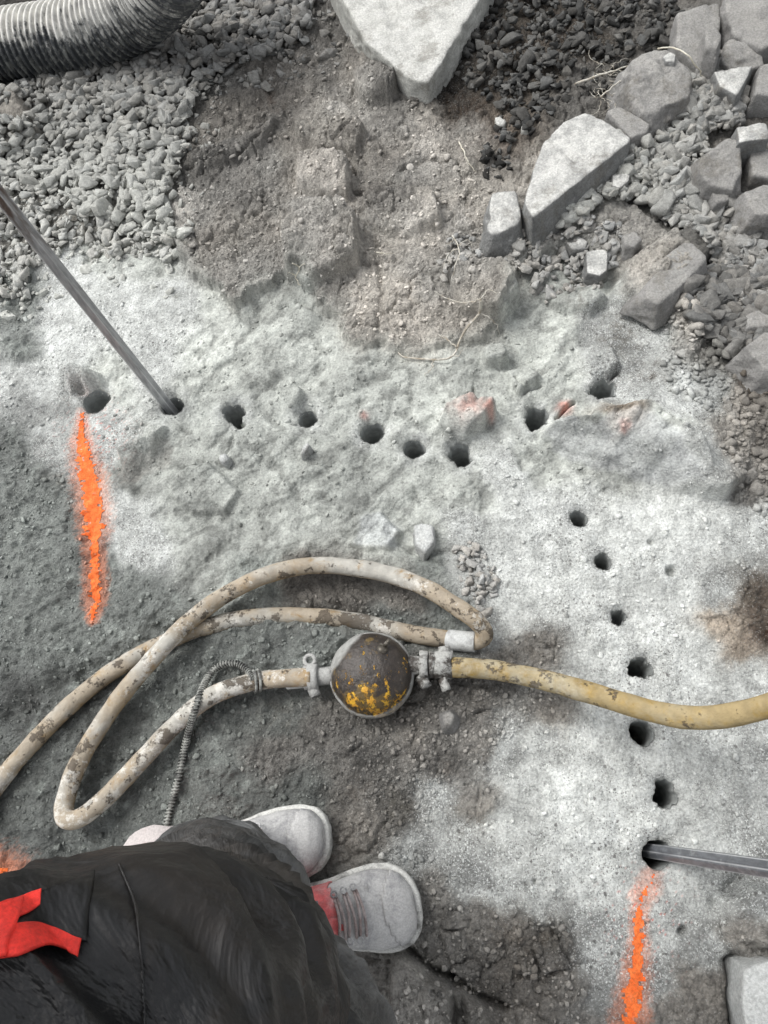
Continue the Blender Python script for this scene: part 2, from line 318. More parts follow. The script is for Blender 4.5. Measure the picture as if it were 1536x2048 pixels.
FANS = [
 [(1082, 868, .012), (1108, 856, .045), (1190, 862, .05), (1290, 838, .058), (1330, 872, .066), (1385, 930, .060), (1440, 1002, .040), (1345, 984, .0), (1205, 955, .0), (1125, 922, .0)],
 [(1290, 838, .055), (1330, 870, .07), (1385, 930, .066), (1440, 1002, .048), (1490, 960, .01), (1500, 870, .005), (1420, 790, .0), (1300, 770, .0), (1210, 800, .01), (1160, 872, .05)],
 [(862, 878, .0), (895, 832, .04), (945, 815, .05), (992, 828, .055), (965, 862, .045), (925, 888, .03), (885, 893, .01)],
 [(540, 806, .0), (560, 787, .012), (600, 778, .024), (612, 792, .022), (600, 815, .014), (585, 838, .0)],
 [(112, 778, .0), (128, 748, .03), (160, 738, .035), (200, 748, .03), (208, 770, .012), (160, 776, .02), (140, 783, .012)],
 [(600, 350, .03), (640, 342, .036), (700, 352, .036), (716, 385, .034), (700, 418, .022), (640, 425, .018), (600, 400, .022)],
 [(570, 470, .04), (610, 435, .03), (690, 440, .04), (722, 480, .05), (722, 545, .036), (680, 575, .034), (620, 585, .03), (580, 560, .03)],
 [(590, 250, .02), (650, 235, .03), (700, 250, .032), (735, 290, .03), (720, 335, .02), (640, 330, .02), (600, 300, .03)],
 [(730, 420, .0), (780, 410, .02), (870, 415, .03), (885, 470, .03), (800, 490, .01), (740, 470, .01)],
 [(880, 560, .02), (940, 545, .03), (1000, 560, .05), (1040, 600, .05), (1000, 650, .04), (930, 640, .02)],
 [(962, 698, .01), (1008, 692, .02), (1018, 728, .028), (972, 738, .028)],
 [(1010, 745, .008), (1060, 735, .02), (1080, 765, .02), (1035, 795, .02)],
 [(1090, 590, .01), (1180, 580, .018), (1215, 600, .018), (1180, 632, .016), (1120, 622, .012)],
 [(1210, 600, .01), (1260, 535, .015), (1370, 470, .03), (1420, 520, .035), (1340, 595, .03), (1290, 628, .02)],
 [(1150, 700, .006), (1215, 690, .014), (1240, 735, .018), (1180, 775, .012)],
 [(345, 960, .0), (420, 930, .008), (480, 985, .014), (455, 1030, .014), (385, 1030, .010), (350, 995, .01)],
 [(240, 905, .02), (300, 885, .03), (335, 850, .02), (300, 930, .0), (250, 960, .0)],
 [(700, 1040, .0), (760, 1020, .010), (800, 1065, .016), (780, 1100, .014), (700, 1090, .006)],
 [(700, 120, .02), (745, 150, .03), (800, 185, .04), (790, 230, .04), (720, 220, .02)],
 [(380, 330, .008), (480, 300, .014), (560, 260, .018), (540, 310, .02), (460, 345, .018), (400, 352, .014)],
 [(790, 1900, .02), (860, 1940, .045), (900, 1965, .045), (910, 2100, .05), (780, 2100, .04)],
 [(910, 1965, .02), (960, 2000, .04), (1000, 2060, .03), (920, 2100, .03)],
 [(1440, 1800, .02), (1490, 1770, .035), (1560, 1790, .04), (1560, 1900, .03), (1470, 1880, .01)],
 [(0, 200, .02), (60, 230, .04), (100, 290, .03), (40, 340, .03), (-40, 280, .03)],
]
FH = np.zeros_like(H)
for f in FANS: FH = np.maximum(FH, fan(f))
for _ in range(2):
    FH[1:-1, :] = (FH[:-2, :]+2*FH[1:-1, :]+FH[2:, :])/4; FH[:, 1:-1] = (FH[:, :-2]+2*FH[:, 1:-1]+FH[:, 2:])/4
H += 1.35*FH*(1+.25*fbm(XX, YY, 14, 3, 71))
H -= .003*sm(.60, .74, ridged(XX+.02*fbm(XX, YY, 12, 3, 126), YY, 11, 5, 125))*np.clip(rockk+powd*.3, 0, 1)
# soil lies on the bedrock with a lip; gravel is heaped
H += .022*sm(.35, .65, KIND['s']+KIND['b']*.5)*sm(900, 600, PY)*sm(1e9, 0, PX)
H += .03*sm(.3, .8, KIND['g'])*sm(500, 300, PY)
# ground falls to wheel ruts and puddled low places in the slurry
def inpoly2(px, py, poly):
    r = np.zeros(px.shape, bool); n = len(poly)
    for k in range(n):
        (x1, y1), (x2, y2) = poly[k], poly[(k+1) % n]
        r ^= ((y1 > py) != (y2 > py)) & (px < (x2-x1)*(py-y1)/(y2-y1+1e-9)+x1)
    return r
def dist_poly(pts, x, y):
    d = np.full(x.shape, 9.)
    P = [gp(*p)[:2] for p in pts]
    for A, B in zip(P, P[1:]):
        ab = B-A; t = np.clip(((x-A[0])*ab[0]+(y-A[1])*ab[1])/(ab@ab), 0, 1)
        d = np.minimum(d, np.hypot(x-A[0]-t*ab[0], y-A[1]-t*ab[1]))
    return d
jx = .006*fbm(XX, YY, 30, 4, 81); jy = .006*fbm(XX, YY, 30, 4, 82)
def groove(pts, wd, depth):
    global H
    P = np.array([gp(*p)[:2] for p in pts]); lo = P.min(0)-.05-wd*3; hi = P.max(0)+.05+wd*3
    i0, i1 = np.searchsorted(GX, (lo[0], hi[0])); j0, j1 = np.searchsorted(GY, (lo[1], hi[1])); S = np.s_[i0:i1, j0:j1]
    d = dist_poly(pts, XX[S]+jx[S], YY[S]+jy[S]); H[S] -= depth*np.exp(-(d/wd)**2)
for pts, wd, dp in (
    ([(690, 338), (712, 365), (708, 398), (728, 408)], .004, .03), ([(820, 1900), (862, 1942), (905, 1955), (945, 1990), (1010, 2012)], .005, .03),
    ([(905, 1955), (925, 1995), (930, 2045)], .004, .025), ([(380, 352), (480, 332), (530, 300)], .005, .02), ([(805, 355), (850, 338), (895, 345)], .006, .015),
    ([(1235, 745), (1212, 772), (1180, 785)], .004, .03), ([(948, 778), (944, 805), (957, 825)], .0025, .012), ([(745, 460), (762, 560), (768, 640)], .006, .008),
    ([(1112, 838), (1128, 826), (1147, 811)], .0028, .03), ([(470, 870), (462, 905), (447, 925)], .002, .006), ([(1090, 884), (1150, 915), (1250, 945)], .003, .006), ([(1290, 628), (1350, 600), (1410, 550)], .006, .02),
    ([(780, 1070), (845, 1115), (900, 1100)], .004, .006), ([(1030, 760), (1048, 790), (1080, 775)], .003, .012), ([(595, 600), (640, 625), (700, 640)], .004, .008),
    ([(30, 1430), (90, 1400), (160, 1360), (250, 1310), (360, 1250), (480, 1225), (620, 1218), (760, 1240), (880, 1262)], .02, .016),
    ([(160, 1620), (260, 1480), (350, 1400)], .014, .010), ([(520, 1190), (640, 1165), (780, 1180), (840, 1215)], .018, .012),
    ([(480, 1450), (540, 1420), (590, 1395)], .012, .008), ([(110, 1700), (300, 1760)], .03, .012), ([(1440, 1810), (1490, 1760), (1536, 1750)], .01, .012),
    ([(1475, 1930), (1485, 2050)], .012, .05)):
    groove(pts, wd, dp)

# --- drill holes: (px, py, radius px, depth m, funnel direction/size, label)
HOLES = [
 (184, 795, 22, .17, 'leftmost drill hole, in pale rock dust above the long orange paint line'),
 (340, 806, 19, .45, 'drill hole with the tall steel rod standing in it'),
 (470, 832, 20, .5, 'squarish ragged drill hole just right of the tall steel rod'),
 (614, 836, 17, .6, 'narrow dark drill hole beside a small raised rock step'),
 (743, 860, 21, .20, 'clean round drill hole with smooth grey wall near the pink dust'),
 (827, 894, 19, .33, 'round dark drill hole between the clean round one and the lowest of its row'),
 (920, 908, 20, .5, 'drill hole lowest of its row, under the pink stained rock'),
 (1072, 836, 21, .45, 'wide drill hole left of the orange painted rock chip'),
 (1207, 780, 20, .13, 'shallow pale drill hole at the end of an open rock crack'),
 (1158, 1034, 15, .5, 'small black drill hole below the smooth rock face'),
 (1207, 1119, 15, .3, 'small drill hole in white powder, left of a tiny pit'),
 (1239, 1231, 13, .06, 'half filled shallow drill hole in the white powder'),
 (1284, 1332, 19, .16, 'drill hole partly choked with powder above the right hand hose'),
 (1286, 1464, 20, .5, 'deep black drill hole just under the right hand hose'),
 (1333, 1588, 20, .35, 'ragged drill hole between the hose and the lying grooved rod'),
 (1318, 1710, 22, .4, 'drill hole with the leaning grooved steel rod in it'),
]
HOLES = [(h_[0], h_[1], h_[2]*1.1)+h_[3:] for h_ in HOLES]
holes = []
hid_ang = lambda th, k, amp: 1+amp*(.6*np.sin(2*th+k*1.7)+.5*np.sin(3*th+k*2.9)+.4*np.sin(5*th+k*.7)+.3*np.sin(9*th+k)+.22*np.sin(14*th+k*2.3)+.15*np.sin(23*th+k))
MX = XX.copy(); MY = YY.copy(); INSIDE = np.zeros(XX.shape, bool)
for k, (a, b, rp, dep, lab) in enumerate(HOLES):
    c = gp(a, b)[:2]; dist = np.linalg.norm(gp(a, b)-CP)
    r0 = rp/F*dist; amp = .17 if k in (2, 6, 7, 8, 11, 12, 14) else .07
    i0, i1 = np.searchsorted(GX, (c[0]-.13, c[0]+.13)); j0, j1 = np.searchsorted(GY, (c[1]-.13, c[1]+.13)); S = np.s_[i0:i1, j0:j1]
    dx = XX[S]-c[0]; dy = YY[S]-c[1]; r = np.hypot(dx, dy); th = np.arctan2(dy, dx); Rr = r0*hid_ang(th, k, amp)
    base = H[S][np.unravel_index(np.argmin(np.abs(r-r0*1.5)), r.shape)]
    wgt = np.exp(-(np.maximum(r-Rr, 0)/.018)**2); H[S] = H[S]*(1-.75*wgt)+base*.75*wgt
    H[S] -= .010*np.exp(-np.maximum(r-Rr, 0)/.007)
    funnel = (np.cos(th-(pi/2 if b < 1000 else .2))*.5+.5)**2
    H[S] -= .011*funnel*np.exp(-np.maximum(r-Rr, 0)/.008)
    H[S] += .006*np.exp(-((r-Rr-.035)/.02)**2)*fbm(XX[S], YY[S], 20, 2, 91)
    g = .0030 if a < 1100 else .0034
    near = np.abs(r-Rr) < g*.72
    MX[S] = np.where(near, c[0]+np.cos(th)*Rr, MX[S]); MY[S] = np.where(near, c[1]+np.sin(th)*Rr, MY[S])
    INSIDE[S] |= (r < Rr+g*.72)
    holes.append((c, r0, amp, dep, k, lab))
# small pits
for a, b, rp, dp in ((1343, 1140, 9, .02), (817, 1282, 7, .012), (1098, 1878, 20, .012), (1305, 1085, 5, .008), (1368, 1857, 5, .012), (1362, 1864, 5, .012), (1066, 1762, 4, .008), (155, 772, 12, .03), (484, 856, 9, .03), (705, 1030, 6, .006), (1178, 1262, 5, .006)):
    c = gp(a, b)[:2]; rr = rp/F*1.4; d = np.hypot(XX-c[0]+jx, YY-c[1]+jy); H -= dp*np.exp(-(d/rr)**4)

# --- spray paint
paint_lines = [
 ([(160, 822, 9), (160, 850, 11), (160, 882, 17), (168, 925, 22), (180, 975, 24), (186, 1020, 25), (188, 1062, 22), (190, 1075, 15), (190, 1110, 15), (190, 1150, 17), (190, 1205, 17), (188, 1238, 10)], 'long orange sprayed line on grey mud at the left'),
 ([(1306, 1754, 17), (1298, 1774, 19), (1284, 1795, 16), (1280, 1825, 14), (1278, 1855, 14), (1276, 1905, 18), (1270, 1955, 22), (1262, 2000, 24), (1254, 2060, 27)], 'orange sprayed line below the leaning rod at the right'),
 ([(-60, 1768, 56), (0, 1776, 52), (44, 1786, 36), (84, 1796, 18)], 'orange sprayed patch at the left edge behind the trouser leg')]
paintm = []
for pts, lab in paint_lines:
    best = np.full(XX.shape, -9.)
    for (ax, ay, ar), (bx, by, br) in zip(pts, pts[1:]):
        abx, aby = bx-ax, by-ay; t = np.clip(((PX-ax)*abx+(PY-ay)*aby)/(abx*abx+aby*aby), 0, 1)
        rr = ar+(br-ar)*t; best = np.maximum(best, 1-np.hypot(PX-ax-t*abx, PY-ay-t*aby)/rr)
    paintm.append(best)       # 1 on the axis, 0 at the rim, negative outside
hf = RNG.random(XX.shape)
grain = .5*fbm(XX, YY, 120, 3, 101)+.5*(hf-.5)
SPECK = np.clip(.9*powd+.25*KIND['b']+.22*KIND['s']*sm(1000, 1400, PY)+.08*mud+.1*rockk+.3*powd*fbm(XX, YY, 9, 3, 111), 0, 1)
# deposits: pale dust patches and damp dark patches of their own shape
pt = fbm(XX, YY, 9, 5, 121, .62); COLR *= (1+.30*np.clip(pt*1.6, -1, 1))[..., None]
pw = sm(.08, .35, fbm(XX, YY, 13, 5, 122, .65))*powd; COLR = COLR*(1-.35*pw[..., None])+np.array((.66, .68, .66))*.35*pw[..., None]
dk = sm(.15, .4, fbm(XX, YY, 17, 5, 123, .65))*np.clip(soil+powd*.55, 0, 1); COLR *= (1-.3*dk)[..., None]
ck = sm(.60, .74, ridged(XX+.02*fbm(XX, YY, 12, 3, 126), YY, 11, 5, 125)); COLR *= (1-.30*ck*np.clip(rockk+powd*.4, 0, 1))[..., None]; COLR *= (1+KIND['s']*(.12+.2*sm(700, 500, PY)))[..., None]
sp_ = sm(.02, .32, fbm(XX, YY, 6.5, 5, 127, .6))*KIND['s']*sm(900, 700, PY)*sm(60, 200, PY); COLR = COLR*(1-.55*sp_[..., None])+np.array((.25, .248, .232))*.55*sp_[..., None]
gp_ = sm(.2, .45, fbm(XX, YY, 30, 4, 124))*(mud+rockk*.5); COLR = COLR*(1-.3*gp_[..., None])+np.array((.36, .39, .36))*.3*gp_[..., None]
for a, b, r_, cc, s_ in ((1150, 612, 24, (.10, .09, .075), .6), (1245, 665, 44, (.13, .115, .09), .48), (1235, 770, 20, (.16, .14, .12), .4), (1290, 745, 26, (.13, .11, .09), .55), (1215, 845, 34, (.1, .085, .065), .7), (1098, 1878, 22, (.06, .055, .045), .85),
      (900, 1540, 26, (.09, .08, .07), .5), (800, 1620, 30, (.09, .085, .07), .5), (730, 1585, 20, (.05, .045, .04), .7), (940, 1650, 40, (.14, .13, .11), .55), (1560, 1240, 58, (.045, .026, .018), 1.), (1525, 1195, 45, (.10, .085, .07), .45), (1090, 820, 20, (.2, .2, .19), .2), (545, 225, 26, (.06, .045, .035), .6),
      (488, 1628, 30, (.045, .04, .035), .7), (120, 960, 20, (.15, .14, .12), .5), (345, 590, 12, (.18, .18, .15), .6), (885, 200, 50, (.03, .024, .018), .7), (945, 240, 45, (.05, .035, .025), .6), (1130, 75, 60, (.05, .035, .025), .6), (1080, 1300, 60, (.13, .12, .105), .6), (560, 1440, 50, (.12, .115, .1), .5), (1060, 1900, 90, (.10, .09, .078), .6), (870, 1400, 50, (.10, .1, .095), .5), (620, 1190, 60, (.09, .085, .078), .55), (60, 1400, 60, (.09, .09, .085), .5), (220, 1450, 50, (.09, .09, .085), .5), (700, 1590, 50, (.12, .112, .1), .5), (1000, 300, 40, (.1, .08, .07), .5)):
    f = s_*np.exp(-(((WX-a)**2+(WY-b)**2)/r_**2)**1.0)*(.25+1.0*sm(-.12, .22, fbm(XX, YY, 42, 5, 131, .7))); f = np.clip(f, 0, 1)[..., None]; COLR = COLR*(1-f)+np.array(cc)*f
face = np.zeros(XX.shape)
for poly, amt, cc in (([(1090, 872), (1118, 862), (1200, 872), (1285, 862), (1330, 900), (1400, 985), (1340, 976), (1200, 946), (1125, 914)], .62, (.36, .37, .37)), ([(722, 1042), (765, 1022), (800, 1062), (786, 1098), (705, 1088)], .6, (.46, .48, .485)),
      ([(345, 930), (250, 965), (235, 940), (300, 900), (340, 870)], .5, (.22, .21, .19)), ([(602, 348), (700, 350), (714, 385), (690, 418), (608, 405)], .45, (.34, .335, .32))):  # brown-grey polygon: a shadow patch painted into the ground colour
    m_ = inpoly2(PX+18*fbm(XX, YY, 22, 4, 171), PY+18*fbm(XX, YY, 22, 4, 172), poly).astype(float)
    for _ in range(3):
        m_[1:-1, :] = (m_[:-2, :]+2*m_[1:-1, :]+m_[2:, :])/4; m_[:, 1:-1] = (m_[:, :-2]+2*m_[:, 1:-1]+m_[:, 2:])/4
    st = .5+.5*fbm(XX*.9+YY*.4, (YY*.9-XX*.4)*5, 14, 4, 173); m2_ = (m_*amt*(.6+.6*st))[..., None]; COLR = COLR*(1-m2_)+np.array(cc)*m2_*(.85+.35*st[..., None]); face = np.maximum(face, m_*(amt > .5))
ORANGE = np.array((.90, .155, .022))
for a, b, r_, s_ in ((935, 838, 34, .30), (1128, 822, 15, .95), (1237, 885, 11, .28), (1235, 893, 7, .3), (728, 828, 9, .4), (165, 775, 22, .12), (975, 842, 12, .5)):
    f = s_*np.exp(-(((PX-a)**2+((PY-b)*1.35)**2)/r_**2)**1.3)*(.4+.6*sm(-.2, .3, fbm(XX, YY, 50, 4, 141))); f = np.clip(f, 0, 1)[..., None]; COLR = COLR*(1-f)+np.array((.8, .22, .14))*f
for pm in paintm:
    f = np.clip(.42*sm(-1.0, .1, pm+grain*.9), 0, 1)[..., None]; COLR = COLR*(1-f)+np.array((.72, .2, .07))*f
f = (hf > .93)*np.exp(-(((PX-185)/60)**2+((PY-870)/60)**2))*.7+(hf > .965)*np.exp(-(((PX-1290)/70)**2+((PY-1830)/90)**2))*.8
COLR = COLR*(1-f[..., None])+np.array((.7, .12, .07))*f[..., None]
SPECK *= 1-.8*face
COLR = COLR*(1+np.array((.045, .01, -.025))*(np.clip(soil, 0, 1)*(.5+.8*sm(-.2, .2, fbm(XX, YY, 4, 3, 181))))[..., None])
COLR *= (1+.5*np.clip(mud*1.15+soil*.92, 0, 1)*sm(.0, .05, COLR.mean(-1))+.02*rockk+.13*powd)[..., None]
for c_, r_, *_r in holes:
    f = np.exp(-(np.maximum(np.hypot(XX-c_[0], YY-c_[1])-r_, 0)/.02)**2)*(.25+.6*sm(-.2, .25, fbm(XX, YY, 38, 4, 151))); COLR = COLR*(1-.7*f[..., None])+np.array((.48, .49, .475))*.7*f[..., None]
COLR = np.clip(COLR, .012, .86)

nx, ny = XX.shape
vid = np.arange(nx*ny).reshape(nx, ny)
quads = np.stack((vid[:-1, :-1], vid[1:, :-1], vid[1:, 1:], vid[:-1, 1:]), -1).reshape(-1, 4)
ins = INSIDE.ravel(); keep = ~ins[quads].all(1)
GV = np.stack((MX, MY, H), -1).reshape(-1, 3)
GROUND = ground_material()
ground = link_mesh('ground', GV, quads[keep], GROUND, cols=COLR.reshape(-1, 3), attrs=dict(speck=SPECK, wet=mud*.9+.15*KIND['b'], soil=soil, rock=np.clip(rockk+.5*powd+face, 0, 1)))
tag(ground, kind='structure')
def zg(x, y):
    i = int(np.clip(np.searchsorted(GX, x)-1, 0, nx-2)); j = int(np.clip(np.searchsorted(GY, y)-1, 0, ny-2))
    u = (x-GX[i])/(GX[i+1]-GX[i]); v = (y-GY[j])/(GY[j+1]-GY[j])
    return float((H[i, j]*(1-u)+H[i+1, j]*u)*(1-v)+(H[i, j+1]*(1-u)+H[i+1, j+1]*u)*v)
def gz(px, py):
    c = gp(px, py); return zg(c[0], c[1])
# paint skins: the sprayed crust lying on the ground, its rim broken into specks
def paint_material():
    m, t, p = newmat('spray_paint'); N = NT(t); P = N.pos()
    c = N.mix(N.ramp(N.noise(P, 60, 5, .7), .35, .7), (.86, .14, .02), (1., .24, .055)); c = N.scale(c, N.ramp(N.noise(P, 330, 3, .7), .3, .65, .72, 1.1)); c = N.mix(N.math('MULTIPLY', N.ramp(N.noise(P, 75, 8, .8), .56, .68), .55), c, (.42, .36, .3)); c = N.mix(N.math('MULTIPLY', N.ramp(N.noise(P, 130, 6, .8), .6, .68), .6), c, (.30, .05, .02))
    N.l(c, p.inputs['Base Color']); p.inputs['Roughness'].default_value = .85
    b = N.bump(N.noise(P, 170, 5, .7), .005, .9); N.l(b, p.inputs['Normal']); return m
PAINT = paint_material()
for (pts, lab), pm in zip(paint_lines, paintm):
    dens = pm+grain*1.3+.5*np.clip(fbm(XX, YY, 45, 4, 161, .7), -1, .1)
    # thin and speckled at the ends of the lines
    if 'long' in lab: dens = dens-.55*sm(900, 850, PY)*(1-sm(.35, .6, pm+0*PX))-.25*sm(1060, 1120, PY)
    elif 'below' in lab: dens = dens-.45*sm(1840, 1790, PY)-.15
    on = dens.ravel() > (.0 if 'below' in lab else .05)
    m = on[quads].all(1) & keep; fq = quads[m]; used, inv = np.unique(fq, return_inverse=True)
    vv = GV[used].copy(); vv[:, 2] += .0012
    po = link_mesh('sprayed_line' if 'line' in lab else 'sprayed_patch', vv, inv.reshape(-1, 4), PAINT)
    tag(po, lab, 'paint mark', 'orange spray paint marks')

# holes: bored walls
def hole_material():
    m, t, p = newmat('bored_rock'); N = NT(t); P = N.pos()
    c = N.scale((.33, .345, .335), N.ramp(N.noise(P, 45, 5, .6), .3, .7, .75, 1.2)); N.l(c, p.inputs['Base Color']); p.inputs['Roughness'].default_value = .9
    mp = t.nodes.new('ShaderNodeMapping'); N.l(P, mp.inputs['Vector']); mp.inputs['Scale'].default_value = (1, 1, 5)
    N.l(N.bump(N.noise(mp.outputs[0], 60, 5, .6), .003, .6), p.inputs['Normal']); return m
HOLEM = hole_material()
for c, r0, amp, dep, k, lab in holes:
    n = 56; vs = []; zs = [.002, -.004, -.012, -.03, -.06, -.1, -.16, -.25, -.4, -.6]; zs = [z for z in zs if z > -dep]+[-dep]
    for q_, z in enumerate(zs):
        for i in range(n):
            th = 2*pi*i/n; fade = max(0, 1+z/.05); rr = r0*float(hid_ang(np.array(th), k, amp*(.25+.75*fade)))
            if q_ == 0:
                rr = rr*1.0+.0004; zz = zg(c[0]+cos(th)*(rr+.004), c[1]+sin(th)*(rr+.004))-.0005
            else: zz = z+min(0, zg(c[0]+cos(th)*(rr+.004), c[1]+sin(th)*(rr+.004)))-.004
            vs.append((c[0]+cos(th)*rr, c[1]+sin(th)*rr, zz))
    fs = [(a*n+i, a*n+(i+1) % n, (a+1)*n+(i+1) % n, (a+1)*n+i) for a in range(len(zs)-1) for i in range(n)]
    vs.append((c[0], c[1], vs[-1][2]-.005)); L = len(zs)-1; fs += [(L*n+i, L*n+(i+1) % n, len(vs)-1) for i in range(n)]
    tag(link_mesh('drill_hole', vs, fs, HOLEM), lab, 'drill hole', 'drill holes bored along a curved line')

# ------------------------------------------------------------------ rocks
def ico(sub):
    bm = bmesh.new(); bmesh.ops.create_icosphere(bm, subdivisions=sub, radius=1)
    v = np.array([x.co[:] for x in bm.verts]); f = np.array([[y.index for y in x.verts] for x in bm.faces]); bm.free(); return v, f
ICO = {k: ico(k) for k in (1, 2, 3, 4, 5, 6)}
def cut_stone(sub, seed, ncut=11, bevel=26, scale=(1, 1, .7), rough=.0, keepr=(.62, .92)):
    """angular broken stone: radial function of random cutting planes"""
    r = np.random.default_rng(seed); v, f = ICO[sub]
    n = r.normal(size=(ncut, 3)); n /= np.linalg.norm(n, axis=1)[:, None]; d = r.uniform(*keepr, ncut)
    q = np.maximum(v @ n.T, 1e-4)/d; rad = 1/(np.sum(q**bevel, 1)+.9**bevel)**(1/bevel); p = v*rad[:, None]
    if rough: p = p*(1+rough*fbm3(p+seed, 2.2, 4, 1, .6))[:, None]
    return p*np.array(scale), f
rock_pale = rock_material('pale_dusty_rock', (.42, .42, .39), (.66, .655, .62), .8, .25)
rock_slab = rock_material('dusty_shaded_slab_rock', (.21, .212, .206), (.66, .655, .62), .9, .22)  # dark base under pale top dust: side shade painted into the colour
rock_smooth = rock_material('smooth_blue_grey_rock', (.40, .41, .41), (.62, .63, .61), .75, .18)
rock_grey = rock_material('grey_quarry_rock', (.24, .235, .225), (.36, .35, .325), .6, .25)
rock_white = rock_material('white_dusted_rock', (.42, .43, .42), (.62, .63, .61), .8, .15)
def slab(name, outline, ztop, mat, label, cat='rock', lean=.12, tilt=(0, 0), sub=6, rough=.004, group=None, bevel=90, cuts=(), depth=.05, chips=None):
    """rock with the traced top outline at its real height, steep sides, bedded in the ground"""
    c0_ = np.mean([gp(q[0], q[1], ztop) for q in outline], 0); 
    for _ in range(3): zt_ = ztop+zg(c0_[0], c0_[1]); c0_ = np.mean([gp(q[0], q[1], zt_) for q in outline], 0)
    ztop = zt_
    leans = [q[2] if len(q) > 2 else lean*random.uniform(.3, 1.6) for q in outline]; P = np.array([gp(q[0], q[1], ztop) for q in outline])[:, :2]
    ar = 0
    for A, B in zip(P, np.roll(P, -1, 0)): ar += A[0]*B[1]-B[0]*A[1]
    if ar < 0: P = P[::-1]; leans = leans[::-1]; leans = leans[1:]+leans[:1]
    c2 = P.mean(0); zb = zg(*c2)-depth; rs = random.Random(int(outline[0][0]+outline[0][1]*3)); cz = (ztop+zb)/2; c = np.array((*c2, cz)); hz = (ztop-zb)/2
    s = np.array((np.ptp(P[:, 0])/2, np.ptp(P[:, 1])/2, hz)); N_ = []; D = []
    for A, B, ln_ in zip(P, np.roll(P, -1, 0), leans):
        e = B-A; n = np.array((e[1], -e[0], 0)); ln = np.linalg.norm(n)
        if ln < 1e-6: continue
        n /= ln; n[2] = ln_; n /= np.linalg.norm(n); N_.append(n); D.append(n @ (np.array((*A, ztop))-c))
    n = _n((tilt[0], tilt[1], 1)); N_.append(n); D.append(n[2]*hz); N_.append(np.array((0, 0, -1.))); D.append(hz)
    for (a, b, z, nx_, ny_, nz_) in cuts: n = _n((nx_, ny_, nz_)); N_.append(n); D.append(n @ (gp(a, b, z)-c))
    for _ in range(chips if chips is not None else 6 if sub > 4 else 4):       # broken corners and edges
        a_ = rs.uniform(0, 6.28); n = _n((cos(a_), sin(a_), rs.choice((.35, .9, 2.2, 4.)))); sup = max(n @ (np.array((*A, ztop))-c) for A in P); N_.append(n); D.append(sup*(rs.uniform(.90, .985) if bevel < 50 else rs.uniform(.955, .995)))
    v, f = ICO[sub]; d = v*s; N_ = np.array(N_); D = np.maximum(np.array(D), .004)
    q = np.maximum(d @ N_.T, 0)/D; rad = 1/(np.sum(q**bevel, 1))**(1/bevel); p = d*rad[:, None]+c
    nn = d/np.linalg.norm(d, axis=1)[:, None]
    p = p+nn*(rough*1.2*fbm3(p, 9, 3, len(outline), .55)+rough*1.1*fbm3(p, 30, 4, 3, .6)-rough*1.6*np.clip(fbm3(p, 16, 3, 9)-.12, 0, 1)*3)[:, None]
    return tag(link_mesh(name, p, f, mat), label, cat, group)
slab('boulder', [(620, -90), (642, -10, .1), (656, 22, .1), (724, 76, .1), (744, 104, .1), (758, 128, .1), (812, 150, .1), (858, 158, .1), (868, 142, .3), (978, -6, .2), (1010, -90)], .07, rock_pale, 'large pale boulder at the top, dusted nearly white', 'boulder', tilt=(.02, -.03), rough=.006,
     cuts=((885, 60, .118, .30, -.2, 1), (800, 140, .115, -.1, -.3, 1)), depth=.06, chips=3)
slab('rock_slab', [(1062, 350, .1), (1086, 285, .1), (1128, 242, .1), (1168, 222, .1), (1212, 240, .1), (1262, 273, .1), (1260, 284, .28), (1066, 436, .1), (1048, 405, .1)], .07, rock_slab, 'long pale rock slab lying diagonally, grey broken side face', 'rock slab', lean=.2, tilt=(-.02, .02), rough=.003, chips=2)
slab('rock_slab', [(985, 385), (1032, 380), (1042, 430, .4), (1036, 446, .5), (990, 470, .5), (975, 458), (978, 420)], .05, rock_slab, 'small pale slab tucked against the lower end of the long slab', 'rock slab', lean=.35, sub=5)
slab('rock_block', [(1212, 222), (1238, 210), (1300, 248), (1296, 262), (1262, 275), (1250, 262)], .05, rock_grey, 'grey block wedged between long slab and brown boulder', 'rock', sub=5)
slab('boulder', [(1268, 118), (1302, 100), (1348, 112), (1388, 146), (1380, 172), (1318, 205), (1290, 212), (1256, 190), (1252, 150)], .08, rock_grey, 'rounded grey brown boulder beside the dry rootlets', 'boulder', lean=.4, tilt=(.1, -.2), bevel=44, rough=.008,
     )
slab('rock_slab', [(1352, 25), (1440, 5), (1442, 70), (1432, 108), (1400, 128), (1350, 92)], .06, rock_grey, 'flat grey rock near the top right corner, left of the cracked one', 'rock slab', sub=5, tilt=(.1, -.1))
slab('rock_slab', [(1445, 0), (1500, -40), (1580, -30), (1570, 70), (1528, 88), (1472, 62)], .07, rock_grey, 'big grey rock filling the top right corner', 'rock slab', sub=5, tilt=(-.1, -.1))
slab('rock_slab', [(1450, 85), (1520, 98), (1530, 125), (1470, 135), (1442, 120)], .045, rock_grey, 'grey rock under the top right corner rock', 'rock', sub=5, tilt=(0, -.3))
slab('rock_block', [(1428, 142), (1506, 130), (1488, 168), (1474, 190), (1440, 172)], .05, rock_slab, 'flat pointed grey rock at the top of the right gravel', 'rock', sub=5)
slab('rock_block', [(1520, 130), (1590, 120), (1590, 190), (1510, 188)], .05, rock_grey, 'dark rock at the right edge beside the flat pointed one', 'rock', sub=5)
slab('boulder', [(1400, 315), (1450, 278), (1480, 284), (1486, 335), (1462, 368), (1425, 362), (1398, 340)], .06, rock_grey, 'rough brown grey boulder on the right gravel', 'boulder', sub=5, lean=.35, bevel=50, tilt=(0, -.2))
slab('rock_block', [(1474, 252), (1532, 242), (1540, 275), (1478, 285)], .07, rock_slab, 'pale topped block at the right edge above the brown boulder', 'rock', sub=5)
